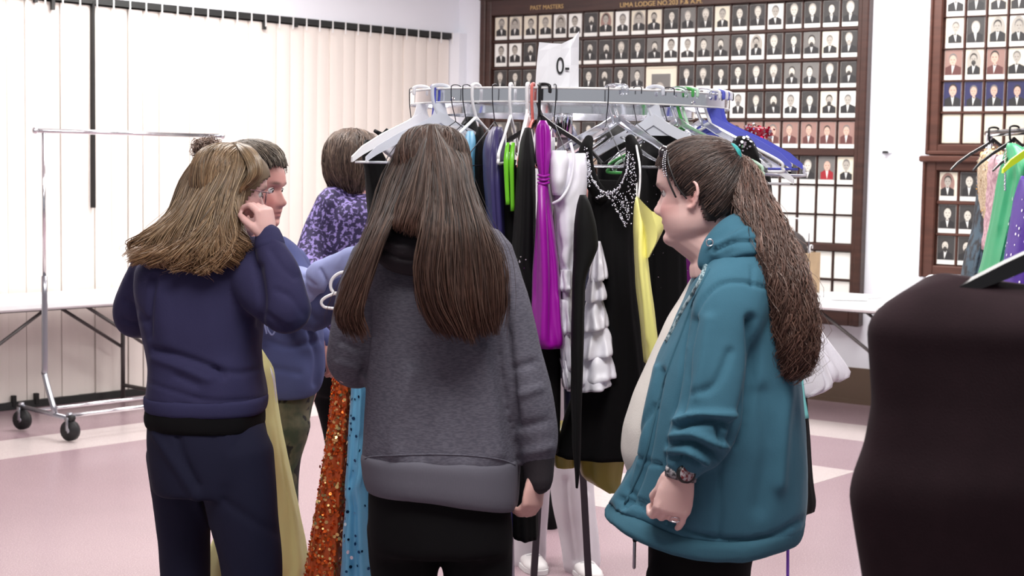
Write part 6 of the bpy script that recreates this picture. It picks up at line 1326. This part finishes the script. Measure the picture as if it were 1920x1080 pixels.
hand(mb, wr4, (.9, -.2, .3), (0, -.5, .8), (.3, .9, 0), .92, (.9, .95, 1.0, 1.0), .6); hand(mb, wo4, (.5, 0, -.8), (.5, -.5, .3), (.3, .9, 0), .92)
skin_obj(t4, mb, HM4, (196, 142, 134), lip=(150, 82, 82), brow=(70, 52, 48), voxel=.0042, dec=.5); eyes(t4, HM4)
garment('sweatshirt', C_sl, t4, [('rows', [(440, 455, 510, .06), (465, 435, 545, .12), (500, 440, 565, .15), (560, 460, 590, .16), (620, 470, 606, .16), (690, 480, 608, .165), (725, 484, 602, .16), (738, 490, 594, .15)], Y4, dict(ex=2.5)),
    ('tube', [(520, 490, 4.68, .075), (560, 550, 4.62, .068), (585, 582, 4.60, .062), (615, 560, 4.54, .054), (645, 520, 4.46, .046)], 0), ('tube', [(540, 500, 4.95, .07), (575, 620, 5.0, .06), (598, 635, 4.97, .045)], 0)],
    voxel=.0075, wr=.006, seed=33, strokes=[([(500, 640), (540, 650), (600, 640)], -.008, 6), ([(586, 615), (604, 660), (600, 720)], .008, 4), ([(580, 620), (594, 670), (590, 720)], -.010, 5), ([(560, 560), (590, 600)], -.006, 6), ([(500, 690), (560, 700)], -.006, 6)])
garment('rolled_sleeve', C_lv, t4, [('tube', [(560, 530, 4.57, .050), (585, 540, 4.545, .052), (608, 536, 4.53, .054), (622, 524, 4.50, .052)], 0), ('tube', [(606, 520, 4.49, .05), (640, 502, 4.45, .042), (662, 486, 4.42, .036)], 0)], voxel=.006, wr=.006, wf=(16, 16, 12), seed=34, strokes=[([(600, 505), (612, 530), (616, 560)], -.008, 3), ([(570, 520), (590, 535)], -.006, 4)])
for pts in ([(492, 595, 4.60), (508, 604, 4.60), (516, 618, 4.60), (510, 628, 4.60), (502, 618, 4.60), (500, 606, 4.60)], [(492, 598, 4.60), (497, 612, 4.60), (500, 626, 4.60)]):
    MB().tube([P(*p) for p in pts], .0028, 6, smooth=20).build('drawstring', C_lv, t4)
C_cam = mat('camouflage_cloth', (100, 94, 74), .85, two=(58, 66, 50), vscale=11)
nt = C_cam.node_tree; b = nt.nodes['Principled BSDF']; src = b.inputs['Base Color'].links[0].from_socket; tc = nt.nodes.new('ShaderNodeTexCoord'); n = nt.nodes.new('ShaderNodeTexNoise'); n.inputs['Scale'].default_value = 16; n.noise_dimensions = '4D'; n.inputs['W'].default_value = 4
nt.links.new(tc.outputs['Object'], n.inputs['Vector']); cr = nt.nodes.new('ShaderNodeValToRGB'); cr.color_ramp.elements[0].position = .55; cr.color_ramp.elements[1].position = .57; nt.links.new(n.outputs['Fac'], cr.inputs[0])
mx = nt.nodes.new('ShaderNodeMix'); mx.data_type = 'RGBA'; nt.links.new(cr.outputs[0], mx.inputs['Factor']); nt.links.new(src, mx.inputs[6]); mx.inputs[7].default_value = L((30, 28, 28)); nt.links.new(mx.outputs[2], b.inputs['Base Color'])
garment('camouflage_trousers', C_cam, t4, [('rows', [(715, 470, 598, .14), (760, 470, 586, .14), (800, 470, 578, .14)], Y4, {}),
    ('wtube', LG4[0], 0), ('wtube', LG4[1], 0)], voxel=.010, wr=.006, seed=36)
for q in (f4a, f4b): shoe(t4, q, fw4, C_blk)
rs4 = np.random.default_rng(51); hl4 = [z + a for z, a in zip(HLz, (.0, .005, 0, 0, .0, 0.005, 0.004, .004))]
hair_cap(t4, HM4, mat('hair_under_black', (50, 42, 38), .65), .012, hl4, lump=.006); HS4 = HeadSurf(HM4)
tb4 = [(-.07, .0, .075), (-.075, .02, .07), (-.08, -.01, .06)]
q1 = over_head(HS4, [(.086, .0, .060), (.080, -.03, .058), (.066, -.052, .052), (.045, -.068, .034), (.02, -.076, .01), (-.0, -.077, -.012), (-.03, -.07, -.05), (-.06, -.05, -.08)], tb4, 1100, rs4, off=.018, bulge=.02, jit=.09, rad=.0012)
q2 = over_head(HS4, [(.086, .0, .060), (.080, .03, .058), (.045, .068, .034), (-.06, .05, -.08)], tb4, 250, rs4, off=.012, bulge=.010, jit=.09, rad=.0012)
S = np.concatenate([q1[0], q2[0]]); Rr = np.concatenate([q1[1], q2[1]]); S = S + .003 * np.stack([noise3((S * 55 + k * 7).reshape(-1, 3)).reshape(S.shape[:2]) for k in range(3)], -1)
strands_obj('pinned_hair', t4, S, Rr, strand_cols(len(S), S.shape[1], [(84, 74, 64), (64, 55, 49), (108, 96, 84), (130, 116, 100)], rs4), hairmat('greying_dark_hair', .5), rs4)
n_ = 620; K = 26; S = np.zeros((n_, K, 3)); bc = np.array(P(390, 280, 4.86))
for k in range(n_):
    o = rs4.normal(size=3); o = o / np.linalg.norm(o) * np.array([.048, .04, .034]) * rs4.uniform(.3, 1); ra_ = rs4.uniform(.006, .014); a0 = rs4.uniform(0, 6.28); e = rs4.normal(size=3); e /= np.linalg.norm(e); g_ = np.cross(e, [0, 0, 1.]); g_ /= np.linalg.norm(g_); h_ = np.cross(e, g_)
    tt = np.linspace(0, rs4.uniform(5, 12), K); S[k] = bc + o + np.outer(np.cos(a0 + tt) * ra_, g_) + np.outer(np.sin(a0 + tt) * ra_, h_) + np.outer(tt * .0016, e)
strands_obj('curly_bun', t4, S, np.full((n_, K), .0011), strand_cols(n_, K, [(120, 96, 84), (140, 114, 100), (92, 74, 66)], rs4, (160, 134, 118)), hairmat('curly_brown_hair', .45), rs4)
# gown over her arm
t = thing('hanging_dress', 'pale yellow chiffon gown held between the navy sweatshirt and camouflage trousers', 'dress', P(500, 1090, 4.45))
cloth('gown_body', K_pale, t, [(655, 482, 490, .02), (690, 480, 512, .05), (760, 482, 520, .06), (850, 470, 538, .08), (950, 425, 561, .10), (1050, 384, 580, .12), (1074, 380, 576, .12), (1090, 380, 565, .12)], 4.44, seed=61, k=6, amp=.09, n=90, strokes=[([(530, 860), (545, 960), (552, 1070)], -.008, 5), ([(510, 800), (528, 920), (530, 1070)], .007, 7)])
MB().tube([P(486, 660, 4.5), P(505, 690, 4.42), P(514, 720, 4.42), P(516, 755, 4.43)], .004, 6, smooth=14).build('satin_strap', K_white, t)
t = thing('clothes_hanger', 'white hanger held by the woman in slate blue, left of the grey hoodie', 'hanger', P(630, 545, 4.4))
MB().tube([P(662, 512, 4.36), P(640, 511, 4.36), (P(624, 522, 4.36)), P(620, 538, 4.36), P(628, 550, 4.36), P(650, 556, 4.36)], .0045, 8, smooth=24).build('hook', M_hw, t)
MB().tube([P(650, 545, 4.35), P(620, 553, 4.35), P(604, 563, 4.35), P(605, 573, 4.35), P(620, 578, 4.35), P(690, 583, 4.35)], .0042, 8, smooth=24).build('shoulders', M_hw, t)
# ------------------------------------------------------------------ PERSON 5: purple patterned blouse behind the rack
Y5 = 5.55
t5 = thing('person', 'woman with short brown curls in a purple speckled blouse, turned away behind the rack', 'person', Wz(650, Y5, 0))
fw5 = Vector((.45, .89, 0)); HM5 = head_M(664, 313, Y5, fw5, .98, .1); mb = MB(); head_mb(mb, HM5); f5a, f5b = fl(650, 5.6), fl(700, 5.5)
LG5 = [[tuple(P(624, 720, 5.55)) + (.08,), tuple(P(645, 850, 5.57)) + (.062,), tuple(P(650, 1085, 5.6)) + (.05,)],
       [tuple(P(690, 740, 5.5)) + (.085,), tuple(P(698, 1090, 5.5)) + (.05,)]]
body(mb, HM5, P(668, 372, Y5), 1.0, P(655, 650, Y5), P(640, 600, 5.3), P(760, 560, 5.8), P(600, 520, 5.5), P(740, 500, 5.6), (-.9, .4, 0), (f5a, f5b), 1.0, legs=LG5)
hand(mb, P(640, 600, 5.3), (.5, 0, -.8), (-.5, -.5, 0), (.5, .5, 0), .9); hand(mb, P(760, 560, 5.8), (.5, 0, -.8), (-.5, -.5, 0), (.5, .5, 0), .9)
skin_obj(t5, mb, HM5, (206, 158, 150), voxel=.005); eyes(t5, HM5)
C_pp = mat('purple_speckled_cloth', (40, 28, 72), .7, two=(150, 134, 200), vscale=80); C_pp.node_tree.nodes['Color Ramp'].color_ramp.elements[0].position = .50; C_pp.node_tree.nodes['Color Ramp'].color_ramp.elements[1].position = .60
garment('blouse', C_pp, t5, [('rows', [(362, 640, 705, .07), (374, 618, 722, .12), (400, 602, 735, .14), (460, 590, 738, .15), (560, 592, 738, .15), (645, 598, 736, .15)], Y5, {}), ('tube', [(628, 385, 5.5, .07), (598, 450, 5.48, .066), (584, 510, 5.42, .062), (610, 560, 5.32, .05)], 0), ('tube', [(715, 390, 5.6, .07), (740, 480, 5.65, .06)], 0)], voxel=.008, wr=.007, seed=43)
garment('trousers', C_blk, t5, [('rows', [(630, 584, 738, .14), (700, 582, 735, .14), (740, 590, 730, .13)], Y5, {}), ('wtube', LG5[0], 0), ('wtube', LG5[1], 0)], voxel=.010, wr=.005)
for q in (f5a, f5b): shoe(t5, q, fw5, C_blk)
hair_cap(t5, HM5, mat('hair_under_brown2', (70, 56, 50), .7), .016, [z + a for z, a in zip(HLz, (-.02, -.01, 0, 0, 0, 0, 0, 0))], lump=.012); HS5 = HeadSurf(HM5); rs5 = np.random.default_rng(61)
q1 = over_head(HS5, [(.03, 0, .1), (0, .02, .107), (-.03, 0, .1), (0, -.02, .107)], [(-.09, .0, -.07), (-.07, .05, -.08), (-.07, -.05, -.08), (-.02, -.078, -.01), (-.02, .078, -.01), (-.09, 0, 0)], 1000, rs5, K=16, off=.018, bulge=.008, jit=.15, rad=.0014)
S = q1[0] + .007 * np.stack([noise3((q1[0] * 45 + k * 7).reshape(-1, 3)).reshape(q1[0].shape[:2]) for k in range(3)], -1)
strands_obj('hair', t5, S, q1[1], strand_cols(len(S), 16, [(80, 64, 56), (104, 84, 72), (60, 48, 44), (124, 104, 90)], rs5), hairmat('short_brown_hair', .45), rs5)
# ------------------------------------------------------------------ PERSON 6: white trousers behind the rack
Y6 = 5.95
t6 = thing('person', 'person in loose white trousers and white sneakers standing behind the round rack', 'person', Wz(1045, Y6, 0))
fw6 = Vector((.25, -.97, 0)); HM6 = head_M(1075, 330, Y6, fw6, .96, .35); mb = MB(); head_mb(mb, HM6); f6a, f6b = fl(988, 6.0), fl(1088, 5.9)
LG6 = [[tuple(P(1010, 790, 5.98)) + (.085,), tuple(P(996, 900, 5.99)) + (.078,), tuple(P(990, 1000, 6.0)) + (.075,), tuple(P(988, 1050, 6.0)) + (.072,)],
       [tuple(P(1075, 790, 5.92)) + (.09,), tuple(P(1072, 900, 5.9)) + (.080,), tuple(P(1084, 1000, 5.9)) + (.076,), tuple(P(1090, 1056, 5.9)) + (.072,)]]
body(mb, HM6, P(1070, 388, Y6), 1.0, P(1045, 690, Y6), P(1110, 600, 5.8), P(1000, 600, 5.8), P(1140, 530, 5.95), P(990, 520, 5.95), (.97, .2, 0), (f6a, f6b), 1.0, legs=LG6)
hand(mb, P(1110, 600, 5.8), (.1, -.5, -.8), (.5, -.5, 0), (-1, 0, 0), .9); hand(mb, P(1000, 600, 5.8), (.1, -.5, -.8), (-.5, -.5, 0), (1, 0, 0), .9)
skin_obj(t6, mb, HM6, (204, 160, 150), voxel=.005); eyes(t6, HM6)
garment('pullover', mat('dark_navy_knit', (34, 36, 58), .8), t6, [('rows', [(380, 1040, 1100, .07), (394, 1015, 1128, .12), (430, 990, 1150, .14), (560, 988, 1145, .15), (700, 985, 1135, .15)], Y6, {}), ('tube', [(1135, 420, 5.95, .06), (1142, 530, 5.95, .055), (1114, 590, 5.82, .045)], 0), ('tube', [(1005, 420, 5.95, .06), (990, 520, 5.95, .055), (1000, 590, 5.82, .045)], 0)], voxel=.009, wr=.006)
C_wt = mat('white_trouser_cloth', (222, 216, 222), .8, var=.05, vscale=8)
garment('white_trousers', C_wt, t6, [('rows', [(690, 985, 1130, .14), (760, 978, 1125, .14), (800, 980, 1120, .13)], Y6, {}), ('wtube', LG6[0], 0), ('wtube', LG6[1], 0)],
    voxel=.008, wr=.012, wf=(9, 9, 3), seed=3, strokes=[([(1060, 900), (1066, 980), (1078, 1050)], -.012, 5), ([(975, 930), (1000, 1000), (1018, 1040)], -.010, 5), ([(1100, 930), (1104, 1040)], .010, 5)])
M_snk = mat('white_sneaker', (226, 222, 222), .5)
for q in (f6a, f6b):
    sh_ = shoe(t6, q, fw6, M_snk, 'sneaker')
    for k in range(3): p = Vector(q) + fw6 * (.03 + .028 * k); MB().tube([p + Vector((-.025, 0, .075 - .013 * k)), p + Vector((0, -.003, .083 - .013 * k)), p + Vector((.025, 0, .075 - .013 * k))], .003, 6).build('lace', M_hw, sh_)
hair_cap(t6, HM6, mat('hair_under_grey', (120, 100, 84), .7), .014, lump=.008)
o = MB(); o.ell(P(1030, 958, 6.6), (.05, .06, .10), n=20, k=12); o = o.build('black_shape', C_blk, None, loc=P(1030, 1000, 6.6)); tag(o, 'round black shape seen between the white trouser legs', 'bag')  # plain black ellipsoid beyond the legs
